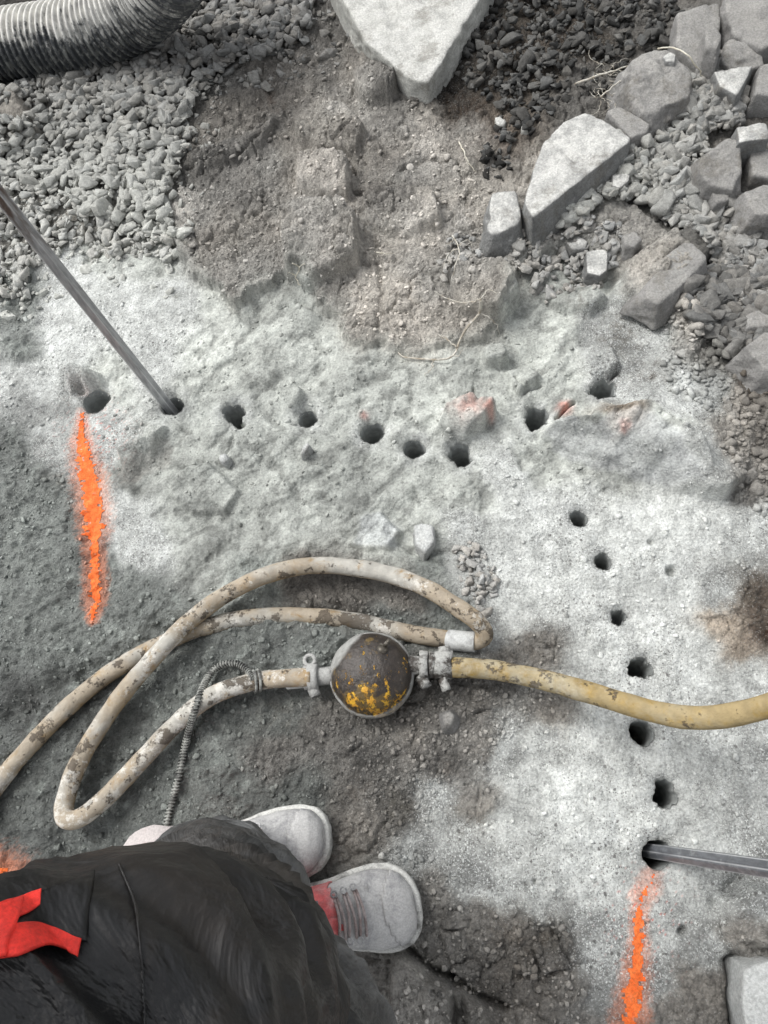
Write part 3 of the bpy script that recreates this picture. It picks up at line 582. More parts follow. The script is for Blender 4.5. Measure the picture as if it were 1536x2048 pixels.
slab('rock_block', [(1500, 300), (1580, 290), (1590, 360), (1505, 350)], .04, rock_grey, 'dark low rock at the right edge beside the brown boulder', 'rock', sub=5)
slab('rock_block', [(1490, 385), (1530, 368), (1580, 380), (1580, 430), (1510, 428)], .05, rock_grey, 'grey rock at the right edge below the boulders', 'rock', sub=5, lean=.3)
slab('rock_block', [(1424, 385), (1442, 372), (1462, 376), (1458, 400), (1432, 406)], .04, rock_grey, 'small grey rock below the brown grey boulder', 'rock', sub=4)
slab('rock_block', [(1172, 502), (1190, 497), (1216, 498), (1214, 540), (1200, 552), (1174, 545)], .035, rock_slab, 'small upright pale block in the rubble below the long slab', 'rock', sub=5)
slab('rock_block', [(1130, 475), (1150, 462), (1176, 478), (1172, 494), (1142, 497)], .035, rock_slab, 'lumpy pale stone left of the small upright block', 'rock', sub=4, lean=.4, bevel=12)
slab('rock_block', [(1225, 345), (1262, 346), (1258, 362), (1240, 376), (1224, 370)], .03, rock_slab, 'small flat stone right of the long slab', 'rock', sub=4)
slab('rock_block', [(1490, 692), (1530, 664), (1580, 670), (1580, 745), (1530, 738)], .05, rock_grey, 'grey rock at the right edge above the black soil', 'rock', sub=5, lean=.3)
slab('rock_block', [(1495, 628), (1520, 618), (1560, 640), (1545, 655), (1500, 652)], .035, rock_grey, 'small grey rock just above the right edge rock', 'rock', sub=4, lean=.3)
slab('rock_slab', [(1490, 1938), (1540, 1922), (1640, 1940), (1640, 2140), (1508, 2140), (1484, 2010)], .035, rock_white, 'pale dusted slab cut off by the bottom right corner', 'rock slab', lean=.06, sub=5, rough=.002)
slab('rock_slab', [(1300, 565), (1340, 505), (1378, 474), (1415, 515), (1362, 572), (1318, 606), (1292, 600)], .006, rock_grey, 'flat dusted slab bedded in the rubble below the small upright block', 'rock slab', sub=5, lean=.5)
slab('rock_block', [(1245, 470), (1268, 462), (1284, 478), (1270, 494), (1250, 490)], .025, rock_grey, 'small grey stone left of the flat bedded slab', 'rock', sub=4)
slab('rock_block', [(1410, 60), (1432, 52), (1444, 70), (1436, 98), (1414, 92)], .09, rock_grey, 'broken piece lying on the flat grey rock near the top right', 'rock', sub=4, depth=.02)
slab('stone', [(990, 236), (1002, 232), (1012, 240), (1008, 250), (994, 252)], .010, rock_pale, 'left one of two small white stones above the long slab', 'stone', sub=3)
slab('stone', [(1044, 246), (1056, 240), (1064, 252), (1056, 262), (1042, 260)], .012, rock_pale, 'right one of two small white stones above the long slab', 'stone', sub=3)
slab('stone', [(828, 1052), (845, 1046), (866, 1050), (869, 1084), (850, 1106), (832, 1086)], .03, rock_white, 'pale angular stone on the wet rock above the hose arc', 'stone', sub=4, rough=.003)
slab('stone', [(882, 1428), (900, 1420), (912, 1432), (905, 1450), (888, 1452)], .03, rock_grey, 'grey mud coated stone below the steel couplings', 'stone', sub=4, lean=.4, bevel=10)
slab('stone', [(1338, 104), (1352, 106), (1350, 122), (1332, 120), (1324, 110)], .095, rock_slab, 'little pale stone resting on the grey brown boulder', 'stone', sub=4, depth=.0)
slab('stone', [(604, 895), (614, 885), (620, 890), (610, 905), (600, 908)], .025, rock_white, 'tiny pale pebble below the narrow dark hole', 'stone', sub=3)
slab('stone', [(436, 908), (448, 904), (457, 914), (448, 926), (436, 920)], .022, rock_white, 'tiny rounded pebble on the rock below the ragged hole', 'stone', sub=3, bevel=10)

# ------------------------------------------------------------------ gravel: stones dropped one after another on a running height map
HM = H.copy()
def hull_stone(seed, n, sc):
    r = np.random.default_rng(seed); a = r.uniform(-1, 1, (n, 3)); a /= np.maximum(np.abs(a).max(1), .01)[:, None]**.75*np.linalg.norm(a, axis=1)[:, None]**.25
    a = a*r.uniform(.8, 1, (n, 1))*np.array(sc)*.62; bm = bmesh.new()
    for p in a: bm.verts.new(p)
    bmesh.ops.convex_hull(bm, input=bm.verts[:]); bmesh.ops.delete(bm, geom=[v for v in bm.verts if not v.link_faces], context='VERTS')
    bmesh.ops.bevel(bm, geom=bm.edges[:], offset=.02, segments=1, affect='EDGES', clamp_overlap=True)
    bmesh.ops.triangulate(bm, faces=bm.faces[:]); bm.verts.index_update()
    v = np.array([x.co[:] for x in bm.verts]); f = np.array([[y.index for y in x.verts] for x in bm.faces]); bm.free(); return v, f
BASES = [hull_stone(100+k, random.choice((11, 13, 16)), (random.uniform(1, 1.35), random.uniform(.7, 1), random.uniform(.45, .75))) for k in range(24)]
SMALLB = []
for k in range(14):
    v_, f_ = cut_stone(2, 300+k, 7, 12, (1, random.uniform(.65, 1), random.uniform(.4, .8)), .0, (.45, .8)); v_ = v_*(1+.45*fbm3(v_+k*3.1, 1.3, 3, 1, .6))[:, None]; SMALLB.append((v_, f_))
def rotm(rx, ry, rz):
    from mathutils import Euler
    return np.array(Euler((rx, ry, rz)).to_matrix())
def drop(name, pts, sizes, bases, cols, mat, label, cat, sink=.35, tiltmax=.7, update=True):
    vs = []; fs = []; cs = []; off = 0
    for (x, y), s, cc in zip(pts, sizes, cols):
        bv, bf = bases[random.randrange(len(bases))]
        M = rotm(random.gauss(0, tiltmax*.5), random.gauss(0, tiltmax*.5), random.uniform(0, 6.28)); p = (bv*s) @ M.T
        i0, i1 = np.searchsorted(GX, (x-s*.7, x+s*.7)); j0, j1 = np.searchsorted(GY, (y-s*.7, y+s*.7))
        if i1 <= i0 or j1 <= j0: continue
        if any((x-h_[0][0])**2+(y-h_[0][1])**2 < (h_[1]*1.15+s*.7)**2 for h_ in holes): continue
        W = HM[i0:i1, j0:j1]; zbase = min(float(np.percentile(W, 55)), float(H[(i0+i1)//2, (j0+j1)//2])+.016); hh = -p[:, 2].min()
        z = zbase+hh*(1-sink*2*random.uniform(.7, 1.2))
        if update:
            rr = np.hypot(XX[i0:i1, j0:j1]-x, YY[i0:i1, j0:j1]-y)/(s*.72)
            top = z+(p[:, 2].max())*.85*np.sqrt(np.clip(1-rr**2, 0, 1)); HM[i0:i1, j0:j1] = np.where(rr < 1, np.maximum(W, top), W)
        vs.append(p+(x, y, z)); fs.append(bf+off); off += len(bv); cs.append(np.repeat(np.array(cc)[None], len(bv), 0))
    o = link_mesh(name, np.concatenate(vs), np.concatenate(fs), mat, smooth=False, cols=np.concatenate(cs))
    return tag(o, label, cat, kind='stuff')
def inpoly(px, py, poly):
    r = np.zeros(px.shape, bool); n = len(poly)
    for k in range(n):
        (x1, y1), (x2, y2) = poly[k], poly[(k+1) % n]
        r ^= ((y1 > py) != (y2 > py)) & (px < (x2-x1)*(py-y1)/(y2-y1+1e-9)+x1)
    return r
def scatter(poly, n, warp=25):
    P = np.array([gp(*p)[:2] for p in poly]); lo = P.min(0); hi = P.max(0)
    pts = RNG.uniform(lo, hi, (n*3, 2)); q = to_px(np.c_[pts, np.zeros(len(pts))])
    a = q[:, 0]+warp*2*fbm(pts[:, 0], pts[:, 1], 9, 3, 5); b = q[:, 1]+warp*2*fbm(pts[:, 0], pts[:, 1], 9, 3, 6)
    k = inpoly(a, b, poly); return pts[k][:n]
STONE = stone_material('crushed_stone')
def stonecols(pts, base, var, dustfrom=None):
    q = to_px(np.c_[pts, np.zeros(len(pts))]); out = []
    for (a, b) in q:
        l = base*random.uniform(1-var, 1+var); t = random.uniform(-.03, .03)
        c = np.array((l*(1.02+t), l, l*(.94-t)))
        if dustfrom is not None:
            f = float(np.clip((dustfrom(a, b)), 0, 1)); c = c*(1-f)+np.array((.46, .465, .43))*f*random.uniform(.85, 1.1)
        out.append(c)
    return out
G1 = [(40, 170), (120, 120), (250, 130), (330, 90), (400, -20), (620, -60), (640, 40), (600, 110), (500, 150), (430, 190), (390, 240), (380, 300), (360, 360), (345, 420), (350, 500), (250, 470), (180, 440), (120, 400), (60, 390), (-60, 380), (-60, 260), (60, 290), (110, 250), (60, 220)]
G0 = [(-60, 120), (60, 180), (150, 120), (420, -30), (720, -60), (700, 60), (660, 150), (560, 200), (430, 240), (420, 300), (400, 400), (400, 500), (340, 560), (240, 540), (130, 560), (40, 640), (-60, 640)]
dustf = lambda a, b: .15+.85*(b-180)/260-.0*(a)
pts = scatter(G1, 3300, 16); sz = np.clip(RNG.lognormal(math.log(.0180), .36, len(pts)), .007, .038)
drop('gravel', pts, sz, BASES, stonecols(pts, .205, .28, lambda a, b: (b-170)/350), STONE, 'grey crushed gravel heaped under the ribbed duct', 'gravel')
pts = scatter(G0, 1300, 45); sz = np.clip(RNG.lognormal(math.log(.0105), .5, len(pts)), .004, .03)
drop('gravel', pts, sz, BASES, stonecols(pts, .20, .3, lambda a, b: (b-130)/380), STONE, 'thinly spread chips round the edge of the gravel heap', 'gravel', sink=.45)
G1b = [(-60, 380), (60, 380), (180, 430), (350, 480), (340, 540), (250, 520), (180, 500), (100, 520), (60, 600), (-60, 620)]
pts = scatter(G1b, 900, 18); sz = np.clip(RNG.lognormal(math.log(.011), .45, len(pts)), .005, .028)
drop('gravel', pts, sz, BASES, stonecols(pts, .34, .18, lambda a, b: .5), STONE, 'dust covered gravel fading into the pale rock at the left', 'gravel', sink=.5)
G2 = [(1290, 240), (1340, 190), (1400, 130), (1450, 180), (1480, 240), (1470, 280), (1400, 300), (1400, 370), (1440, 400), (1500, 440), (1560, 430), (1560, 640), (1480, 640), (1420, 540), (1370, 470), (1290, 430), (1200, 420), (1120, 480), (1080, 460), (1130, 410), (1200, 350), (1260, 300)]
pts = scatter(G2, 2700, 12); sz = np.clip(RNG.lognormal(math.log(.0140), .42, len(pts)), .007, .044)
drop('gravel', pts, sz, BASES, stonecols(pts, .24, .28, lambda a, b: .45-(a-1250)/500), STONE, 'grey gravel and rubble among the rocks at upper right', 'gravel')
G3 = [(1380, 580), (1440, 540), (1560, 560), (1560, 780), (1500, 760), (1450, 700), (1400, 680), (1360, 640)]
pts = scatter(G3, 700, 15); sz = np.clip(RNG.lognormal(math.log(.017), .42, len(pts)), .006, .045)
drop('gravel', pts, sz, BASES, stonecols(pts, .15, .3), STONE, 'dark gravel bank along the right edge', 'gravel')
G4 = [(960, 20), (1340, -40), (1350, 120), (1250, 130), (1240, 210), (1180, 215), (1090, 260), (1050, 300), (1000, 390), (960, 370), (1000, 250), (930, 180), (900, 150)]
pts = scatter(G4, 1100, 12); sz = np.clip(RNG.lognormal(math.log(.011), .5, len(pts)), .005, .038)
drop('rubble', pts, sz, BASES, stonecols(pts, .075, .7), STONE, 'loose dark rubble and earth crumbs right of the top boulder', 'rubble')
G5 = [(1040, 440), (1130, 430), (1230, 470), (1260, 520), (1180, 590), (1100, 600), (1060, 560), (960, 560), (880, 590), (890, 490), (980, 480), (1020, 530)]
pts = scatter(G5, 420, 12); sz = np.clip(RNG.lognormal(math.log(.010), .5, len(pts)), .004, .03)
drop('rubble', pts, sz, BASES, stonecols(pts, .32, .2), STONE, 'dusty pebbles and clods below the long slab', 'rubble', sink=.5)
G6 = [(900, 1095), (950, 1080), (1000, 1130), (1000, 1190), (970, 1230), (930, 1180)]
pts = scatter(G6, 90, 8); sz = np.clip(RNG.lognormal(math.log(.010), .4, len(pts)), .005, .02)
drop('pebbles', pts, sz, BASES, stonecols(pts, .36, .15), STONE, 'little heap of pale dusted pebbles beside the hose bend', 'pebbles', sink=.45)
# earth crumbs over the soil
CR = stone_material('earth_crumbs')
def crumbs(poly, n, med, sig, label, base_k=1., mx=.02, name='earth_crumbs'):
    pts = scatter(poly, n, 20); sz = np.clip(RNG.lognormal(math.log(med), sig, len(pts)), .0018, mx); cols = []
    for x, y in pts:
        i = int(np.clip(np.searchsorted(GX, x), 0, nx-1)); j = int(np.clip(np.searchsorted(GY, y), 0, ny-1)); cols.append(COLR[i, j]*random.uniform(.75, 1.25)*base_k)
    drop(name, pts, sz, SMALLB, cols, CR, label, 'soil crumbs', sink=.4, update=False)
crumbs([(380, 250), (560, 130), (700, 100), (860, 190), (960, 280), (990, 380), (960, 640), (840, 700), (600, 620), (400, 600), (360, 420)], 2400, .0026, .55, 'brown crumbs and clods strewn over the soil mound', mx=.012)
crumbs([(-60, 560), (60, 560), (40, 800), (150, 1000), (240, 1180), (900, 1180), (960, 1300), (900, 1500), (700, 1620), (500, 1620), (300, 1700), (-60, 1750)], 2600, .0024, .5, 'small wet grey lumps over the drilling slurry', mx=.008)
crumbs([(700, 1450), (1000, 1320), (1100, 1400), (900, 1560), (860, 1700), (960, 1820), (1160, 1840), (1180, 2080), (760, 2080), (840, 1900), (720, 1640)], 1300, .0024, .5, 'fine dark crumbs on the trampled dirt before the boots', mx=.007)
crumbs([(420, 640), (900, 640), (1250, 600), (1350, 700), (1480, 900), (1500, 1560), (1480, 1900), (1000, 1800), (900, 1650), (1000, 1400), (1050, 1200), (880, 1050), (480, 1050), (260, 960), (100, 900), (60, 740), (200, 560)], 2200, .0022, .5, 'fine grey grit scattered over the pale drilled rock', .95, mx=.007)
crumbs([(1300, 600), (1480, 660), (1560, 800), (1560, 1050), (1480, 1000), (1440, 860), (1330, 760)], 900, .0042, .6, 'earth crumbs below the dark gravel bank', .75, mx=.016)

# ------------------------------------------------------------------ tubes
def crom(P, per=10):
    P = [np.array(p, float) for p in P]; P = [2*P[0]-P[1]]+P+[2*P[-1]-P[-2]]; out = []
    for k in range(1, len(P)-2):
        a, b, c, d = P[k-1:k+3]
        for i in range(per):
            t = i/per; out.append(.5*((2*b)+(c-a)*t+(2*a-5*b+4*c-d)*t*t+(3*b-a-3*c+d)*t**3))
    out.append(P[-2]); return np.array(out)
def resample(C, step):
    L = np.r_[0, np.cumsum(np.linalg.norm(np.diff(C, axis=0), axis=1))]; n = max(2, int(L[-1]/step)); t = np.linspace(0, L[-1], n)
    return np.stack([np.interp(t, L, C[:, i]) for i in range(C.shape[1])], -1), t
def sweep(C, rad, n=20, cap=True, up=(0, 0, 1), flat=None):
    C = np.asarray(C, float); m = len(C); rad = np.broadcast_to(np.asarray(rad, float), (m,)); T = np.gradient(C, axis=0); T /= np.linalg.norm(T, axis=1)[:, None]+1e-12
    u = np.array(up, float); vs = []; N0 = u-(u@T[0])*T[0]
    if np.linalg.norm(N0) < .1: N0 = np.array((1., 0, 0))-T[0][0]*T[0]
    N0 /= np.linalg.norm(N0)
    for k in range(m):
        N0 = N0-(N0@T[k])*T[k]; N0 /= np.linalg.norm(N0); B = np.cross(T[k], N0)
        for i in range(n):
            a = 2*pi*i/n; vs.append(C[k]+rad[k]*(cos(a)*N0*(flat or 1)+sin(a)*B))
    fs = [(k*n+i, k*n+(i+1) % n, (k+1)*n+(i+1) % n, (k+1)*n+i) for k in range(m-1) for i in range(n)]
    if cap:
        for k, sgn in ((0, 1), (m-1, -1)):
            vs.append(C[k]); c = len(vs)-1
            for i in range(n):
                a, b = k*n+i, k*n+(i+1) % n; fs.append((c, b, a) if sgn > 0 else (c, a, b))
    return np.array(vs), fs
def lathe_z(prof, n=48):
    vs = [(r*cos(2*pi*i/n), r*sin(2*pi*i/n), z) for r, z in prof for i in range(n)]
    fs = [(k*n+i, k*n+(i+1) % n, (k+1)*n+(i+1) % n, (k+1)*n+i) for k in range(len(prof)-1) for i in range(n)]
    return np.array(vs), fs
def joinm(parts):
    vs = []; fs = []; o = 0
    for v, f in parts:
        vs.append(np.asarray(v)); fs += [tuple(int(i)+o for i in q) for q in f]; o += len(v)
    return np.concatenate(vs), fs
def lumpy(v, amp, sc, s=1, o=4):
    v = np.asarray(v, float); c = v.mean(0); return v+np.stack([fbm3(v+7*k, sc, o, s+k) for k in range(3)], -1)*amp
def path3(pts, dz=0):
    """(px, py, height over the ground under it)"""
    out = []
    for a, b, h in pts:
        z = h
        for _ in range(3): c = gp(a, b, z); z = h+zg(c[0], c[1])
        out.append(gp(a, b, z))
    return out
# ------------------------------------------------------------------ yellow air hoses
def hose_material(name, rubber, dust, lo, hi, pk=.7):
    m, t, p = newmat(name); N = NT(t); P = N.pos()
    c = N.scale(rubber, N.ramp(N.noise(P, 30, 5, .6), .3, .7, .72, 1.15))
    band = N.ramp(N.noise(P, 7, 3, .5), .42, .6)
    f = N.math('MULTIPLY', N.ramp(N.noise(P, 26, 8, .74, .5), lo, hi), N.ramp(N.nz(), -.2, .55, .5, 1.))
    f = N.math('MULTIPLY', f, N.ramp(band, 0, 1, .55, 1.))
    c = N.mix(f, c, N.scale(dust, N.ramp(N.noise(P, 60, 4), .3, .7, .85, 1.12)))
    mudf = N.ramp(N.math('ADD', N.noise(P, 36, 7, .75), N.ramp(N.noise(P, 5, 2), .35, .65, -.06, .06)), .585, .63); mudf = N.math('MAXIMUM', mudf, N.ramp(N.math('ADD', N.noise(P, 30, 6, .7), N.math('MULTIPLY', N.attr('cake', 'Fac'), .16)), .60, .66)); c = N.mix(N.math('MULTIPLY', mudf, .85), c, (.075, .06, .045))
    pale = N.ramp(N.math('ADD', N.noise(P, 48, 7, .78), N.ramp(N.noise(P, 4, 2), .35, .65, -.08, .08)), .57, .64); c = N.mix(N.math('MULTIPLY', pale, pk), c, (.62, .6, .55))
    N.l(c, p.inputs['Base Color']); N.l(N.ramp(f, 0, 1, .5, .92), p.inputs['Roughness']); p.inputs['Specular IOR Level'].default_value = .35
    b = N.bump(N.noise(P, 90, 6, .65), .003, .7); b = N.bump(mudf, .0015, .9, b); N.l(b, p.inputs['Normal']); return m
HOSEM = hose_material('dusty_yellow_hose', (.30, .195, .08), (.40, .385, .345), .27, .50)
HOSEM2 = hose_material('yellow_hose', (.31, .205, .052), (.33, .285, .19), .30, .56, .12)
def hose(name, pts, rad, mat, label, group, parent=None):
    C = crom(path3(pts), 10); C, L = resample(C, .005); v, f = sweep(C, rad*(1+.02*np.sin(L*37)+.015*np.sin(L*91)), 26)
    v = v+.0009*np.stack([noise3(v, 45, k) for k in range(3)], -1); q_ = to_px(v); cake = np.exp(-((q_[:, 0]-730)/150)**4-((q_[:, 1]-1252)/34)**4)+.7*np.exp(-((q_[:, 0]-150)/45)**4-((q_[:, 1]-1540)/80)**4)+.5*np.exp(-((q_[:, 0]-330)/60)**4-((q_[:, 1]-1480)/50)**4)
    return tag(link_mesh(name, v, f, mat, parent, attrs=dict(cake=cake)), label, 'hose' if label else None, group)
h1 = [(-60, 1650, .02), (0, 1562, .016), (60, 1492, .014), (130, 1420, .014), (200, 1360, .012), (270, 1315, .012), (335, 1283, .010), (400, 1257, .010), (480, 1238, .009), (560, 1231, .008), (640, 1234, .006), (720, 1244, .005), (790, 1260, .008), (850, 1272, .012), (900, 1279, .014),
      (935, 1283, .016), (958, 1280, .022), (969, 1270, .032), (962, 1252, .042), (940, 1232, .05), (900, 1205, .055), (850, 1175, .05), (790, 1152, .04), (720, 1137, .03), (650, 1131, .028), (590, 1135, .03), (520, 1155, .034), (450, 1190, .038), (390, 1233, .042), (340, 1280, .045), (290, 1335, .038), (240, 1395, .03), (195, 1460, .026), (160, 1520, .026), (138, 1575, .032),
      (128, 1615, .04), (133, 1638, .044), (160, 1636, .042), (200, 1606, .036), (250, 1556, .03), (300, 1502, .026), (350, 1450, .025), (400, 1407, .027), (440, 1384, .03), (490, 1368, .034), (530, 1360, .036), (580, 1356, .038), (622, 1355, .040)]
hose('air_hose', h1, .0150, HOSEM, 'long mud smeared yellow air hose looping round to the left side of the round oiler', 'yellow air hoses')
h2 = [(888, 1334, .042), (940, 1336, .045), (1000, 1342, .055), (1080, 1358, .075), (1160, 1380, .10), (1240, 1404, .125), (1310, 1424, .15), (1380, 1435, .175), (1450, 1432, .20), (1536, 1412, .235), (1620, 1385, .27), (1760, 1330, .33), (1900, 1280, .36)]
hose('air_hose', h2, .0158, HOSEM2, 'cleaner yellow air hose rising to the right from the round oiler', 'yellow air hoses')
# pale coupling sleeve at the tight bend
C = crom(path3([(898, 1279, .014), (925, 1282, .016), (950, 1284, .02)]), 8); v, f = sweep(C, .0172, 24); STEELD = dusty('dusty_steel', (.16, .155, .15), (.47, .47, .45), .38, .56, rough=.45, metal=.6, scale=45, nzmin=-.3, bumpd=.003)
tag(link_mesh('hose_sleeve', lumpy(v, .0012, 60), f, dusty('whitened_steel', (.25, .25, .25), (.50, .51, .50), .3, .5, rough=.6, scale=30, nzmin=-.4)), 'whitish sleeve clamped on the hose at its tight right bend', 'hose sleeve')
# ------------------------------------------------------------------ whip check
def coil_cable(pts, r_core, r_coil, pitch, wire):
    C = crom(path3(pts), 12); C, L = resample(C, pitch/10); T = np.gradient(C, axis=0); T /= np.linalg.norm(T, axis=1)[:, None]
    N0 = np.cross(T, (0, 0, 1.)); N0 /= np.linalg.norm(N0, axis=1)[:, None]; B = np.cross(T, N0); a = L/pitch*2*pi
    return C, C+r_coil*(np.cos(a)[:, None]*N0+np.sin(a)[:, None]*B), L
wc = empty('safety_cable', gp(400, 1450), 'thin coiled steel safety cable lying over the hose, running down to the boot', 'safety cable')
CABM = dusty('muddy_wire', (.10, .10, .095), (.33, .335, .31), .38, .6, rough=.5, metal=.4, scale=60, nzmin=-.4)
pts = [(332, 1652, .006), (345, 1600, .006), (358, 1550, .007), (368, 1500, .010), (378, 1460, .022), (388, 1425, .044), (398, 1395, .046), (412, 1362, .022), (430, 1338, .014), (455, 1327, .014), (480, 1330, .018), (498, 1345, .035), (508, 1358, .05)]
C, Cc, L = coil_cable(pts, .003, .0052, .0052, .001)
v, f = sweep(C[::4], .0036, 8); link_mesh('cable_core', v, f, CABM, wc)
v, f = sweep(Cc, .00135, 6); link_mesh('spring', v, f, CABM, wc)
loopp = []
Ch = crom(path3([(505, 1364, .036), (520, 1361, .036)]), 4); c0 = Ch[len(Ch)//2]; tx = _n(Ch[-1]-Ch[0]); n1 = _n(np.cross(tx, (0, 0, 1.))); n2 = np.cross(n1, tx)
parts = []
for k in (0, 1):
    A = np.linspace(0, 2*pi, 40); ring = c0+tx*(.007*k-.003)+.0175*(np.cos(A)[:, None]*n1+np.sin(A)[:, None]*n2)+np.outer(np.sin(A*1)*.004, tx); parts.append(sweep(ring, .0025, 8))
v, f = joinm(parts); link_mesh('choker_loop', v, f, CABM, wc)
# ------------------------------------------------------------------ round line oiler
oc = path3([(744, 1349, .040)])[0]; ob = empty('line_oiler', tuple(oc), 'round dark steel line oiler with flaking yellow paint between the two hoses', 'line oiler')
dist = np.linalg.norm(oc-CP); Ro = 84/F*dist*.985
def oiler_material():
    m, t, p = newmat('oily_flaking_paint'); N = NT(t); P = N.pos(); tc = t.nodes.new('ShaderNodeTexCoord').outputs['Object']; mpo = t.nodes.new('ShaderNodeMapping'); N.l(tc, mpo.inputs['Vector']); mpo.inputs['Scale'].default_value = (1.5, 1, 1)
    x = t.nodes.new('ShaderNodeSeparateXYZ'); N.l(tc, x.inputs[0])
    c = N.scale((.030, .0235, .019), N.ramp(N.noise(P, 60, 5, .7), .3, .7, .6, 1.6))
    # yellow survives mostly on the lower half
    low = N.ramp(x.outputs['Y'], .03, -.055, .02, .11)
    fy = N.ramp(N.math('ADD', N.noise(mpo.outputs[0], 40, 9, .8), low), .625, .655)
    yel = N.mix(N.ramp(N.noise(P, 90, 3), .4, .6), (.75, .43, .03), (.62, .30, .025)); c = N.mix(fy, c, yel)
    gold = N.ramp(N.math('ADD', N.noise(P, 22, 7, .7), low), .58, .66); c = N.mix(N.math('MULTIPLY', gold, .25), c, (.4, .26, .06))
    nx_ = t.nodes.new('ShaderNodeNewGeometry'); xn = t.nodes.new('ShaderNodeSeparateXYZ'); N.l(nx_.outputs['Normal'], xn.inputs[0])
    # grey slurry film round the left and upper flank
    side = N.math('ADD', N.math('MULTIPLY', x.outputs['X'], -.72), N.math('MULTIPLY', x.outputs['Y'], .55))
    fl = N.ramp(N.math('ADD', side, N.math('MULTIPLY', N.noise(P, 20, 6, .6), .016)), .046, .054)
    rad = N.math('SQRT', N.math('ADD', N.math('POWER', x.outputs['X'], 2.), N.math('POWER', x.outputs['Y'], 2.)))
    rim = N.ramp(N.math('ADD', rad, N.math('MULTIPLY', N.noise(P, 25, 5, .6), .014)), Ro*.93+.007, Ro*.965+.007)
    fl = N.math('MAXIMUM', fl, N.math('MULTIPLY', rim, .85))
    c = N.mix(fl, c, N.scale((.28, .28, .265), N.ramp(N.noise(P, 70, 4), .3, .7, .8, 1.2)))
    sp = N.ramp(N.noise(P, 120, 6, .75), .63, .68); c = N.mix(N.math('MULTIPLY', sp, .6), c, (.24, .23, .2))
    N.l(c, p.inputs['Base Color']); N.l(N.ramp(fl, 0, 1, .33, .9), p.inputs['Roughness'])
    b = N.bump(fy, .0012, .9); b = N.bump(N.noise(P, 45, 7, .68), .006, .7, b); N.l(b, p.inputs['Normal']); return m
OILM = oiler_material()
prof = [(.0005, .0560)]+[(Ro*.93*sin(a), .012+.044*cos(a)) for a in np.linspace(.12, pi/2, 16)]+[(Ro*.955, .010), (Ro*.99, .0085), (Ro, .004), (Ro, -.004), (Ro*.99, -.0085), (Ro*.95, -.010)]+[(Ro*.93*sin(a), -.012+.04*cos(a)) for a in np.linspace(pi/2, pi-.1, 10)]
v, f = lathe_z(prof, 96); v = lumpy(v, .0026, 18)
o = link_mesh('tank', v+oc, f, OILM, ob); me = o.data
for vtx in me.vertices: vtx.co = vtx.co-Vector(oc)
o.matrix_parent_inverse = Matrix.Identity(4)
# local-space parts
def lpart(name, v, f, mat, parent, c=oc, amp=.0008):
    o = link_mesh(name, lumpy(np.asarray(v), amp, 50) if amp else v, f, mat); o.parent = parent; return o
def tube(a, b, r, n=24): return sweep(np.array([a, (np.array(a)*2+np.array(b))/3, (np.array(a)+2*np.array(b))/3, b], float), r, n)
hexp = lambda c, ax, r, h, n=6: sweep(np.array([np.array(c)-np.array(ax)*h/2, np.array(c)+np.array(ax)*h/2]), r, n)
v, f = joinm([hexp((.022, .030, .046), _n((.35, .5, .8)), .009, .012), tube((.027, .036, .05), (.035, .044, .054), .0035, 12)])
lpart('filler_plug', v, f, dusty('oily_plug', (.09, .08, .065), (.38, .36, .32), .5, .62, rough=.35, metal=.5, scale=60), ob)
lpart('maker_plate', *(lambda v, f: (v, f))(*joinm([(np.array([(-.014, -.002, .0565), (.012, -.002, .0565), (.012, .012, .0560), (-.014, .012, .0560)])+0., [(0, 1, 2, 3)])])), OILM, ob, amp=0) if False else None
GREYC = dusty('slurry_coated_casting', (.10, .10, .095), (.36, .36, .345), .30, .48, rough=.5, metal=.3, scale=40, nzmin=-.5, bumpd=.004)
GREYK = dusty('caked_casting', (.07, .062, .055), (.38, .38, .36), .42, .56, rough=.5, metal=.3, scale=48, nzmin=-.5, bumpd=.006)
# left: claw coupling with ring lug and ferrule ; positions in metres from the tank centre
v, f = joinm([tube((-Ro*.9, 0, -.0), (-.092, -.002, .0), .015), tube((-.089, -.002, 0), (-.105, -.003, 0), .0225), tube((-.104, -.003, 0), (-.112, -.003, 0), .020), tube((-.098, -.018, .0), (-.092, -.033, .0), .009, 14)])
lpart('claw_coupling', v, f, GREYC, ob, amp=.002)
A = np.linspace(0, 2*pi, 30); ring = np.stack((-.103+.0085*np.cos(A), .024+.0085*np.sin(A), .008+0*A), -1); v, f = sweep(ring, .0032, 10); lpart('ring_lug', v, f, GREYC, ob)
v, f = tube((-.112, -.003, 0), (-.142, -.005, .0), .0165); lpart('ferrule', v, f, dusty('pale_ferrule', (.2, .2, .2), (.62, .63, .61), .3, .5, rough=.6, scale=30, nzmin=-.5), ob)
# right: nut, claw coupling, clamp with two bolts
v, f = joinm([tube((Ro*.9, .012, 0), (Ro+.012, .013, 0), .0165), hexp((Ro+.016, .013, 0), (1, 0, 0), .025, .014, 8), tube((Ro+.01, -.006, .0), (Ro+.02, -.022, .004), .009, 12), hexp((Ro+.030, .014, 0), (1, 0, 0), .022, .010, 8)])
lpart('claw_coupling', v, f, GREYK, ob, amp=.004)
v, f = joinm([tube((Ro+.034, .014, 0), (Ro+.062, .013, 0), .0225), tube((Ro+.040, .035, .006), (Ro+.058, .036, .006), .007, 12), tube((Ro+.046, -.010, .004), (Ro+.052, -.030, .004), .0075, 12)])
lpart('hose_clamp', v, f, GREYK, ob, amp=.003)

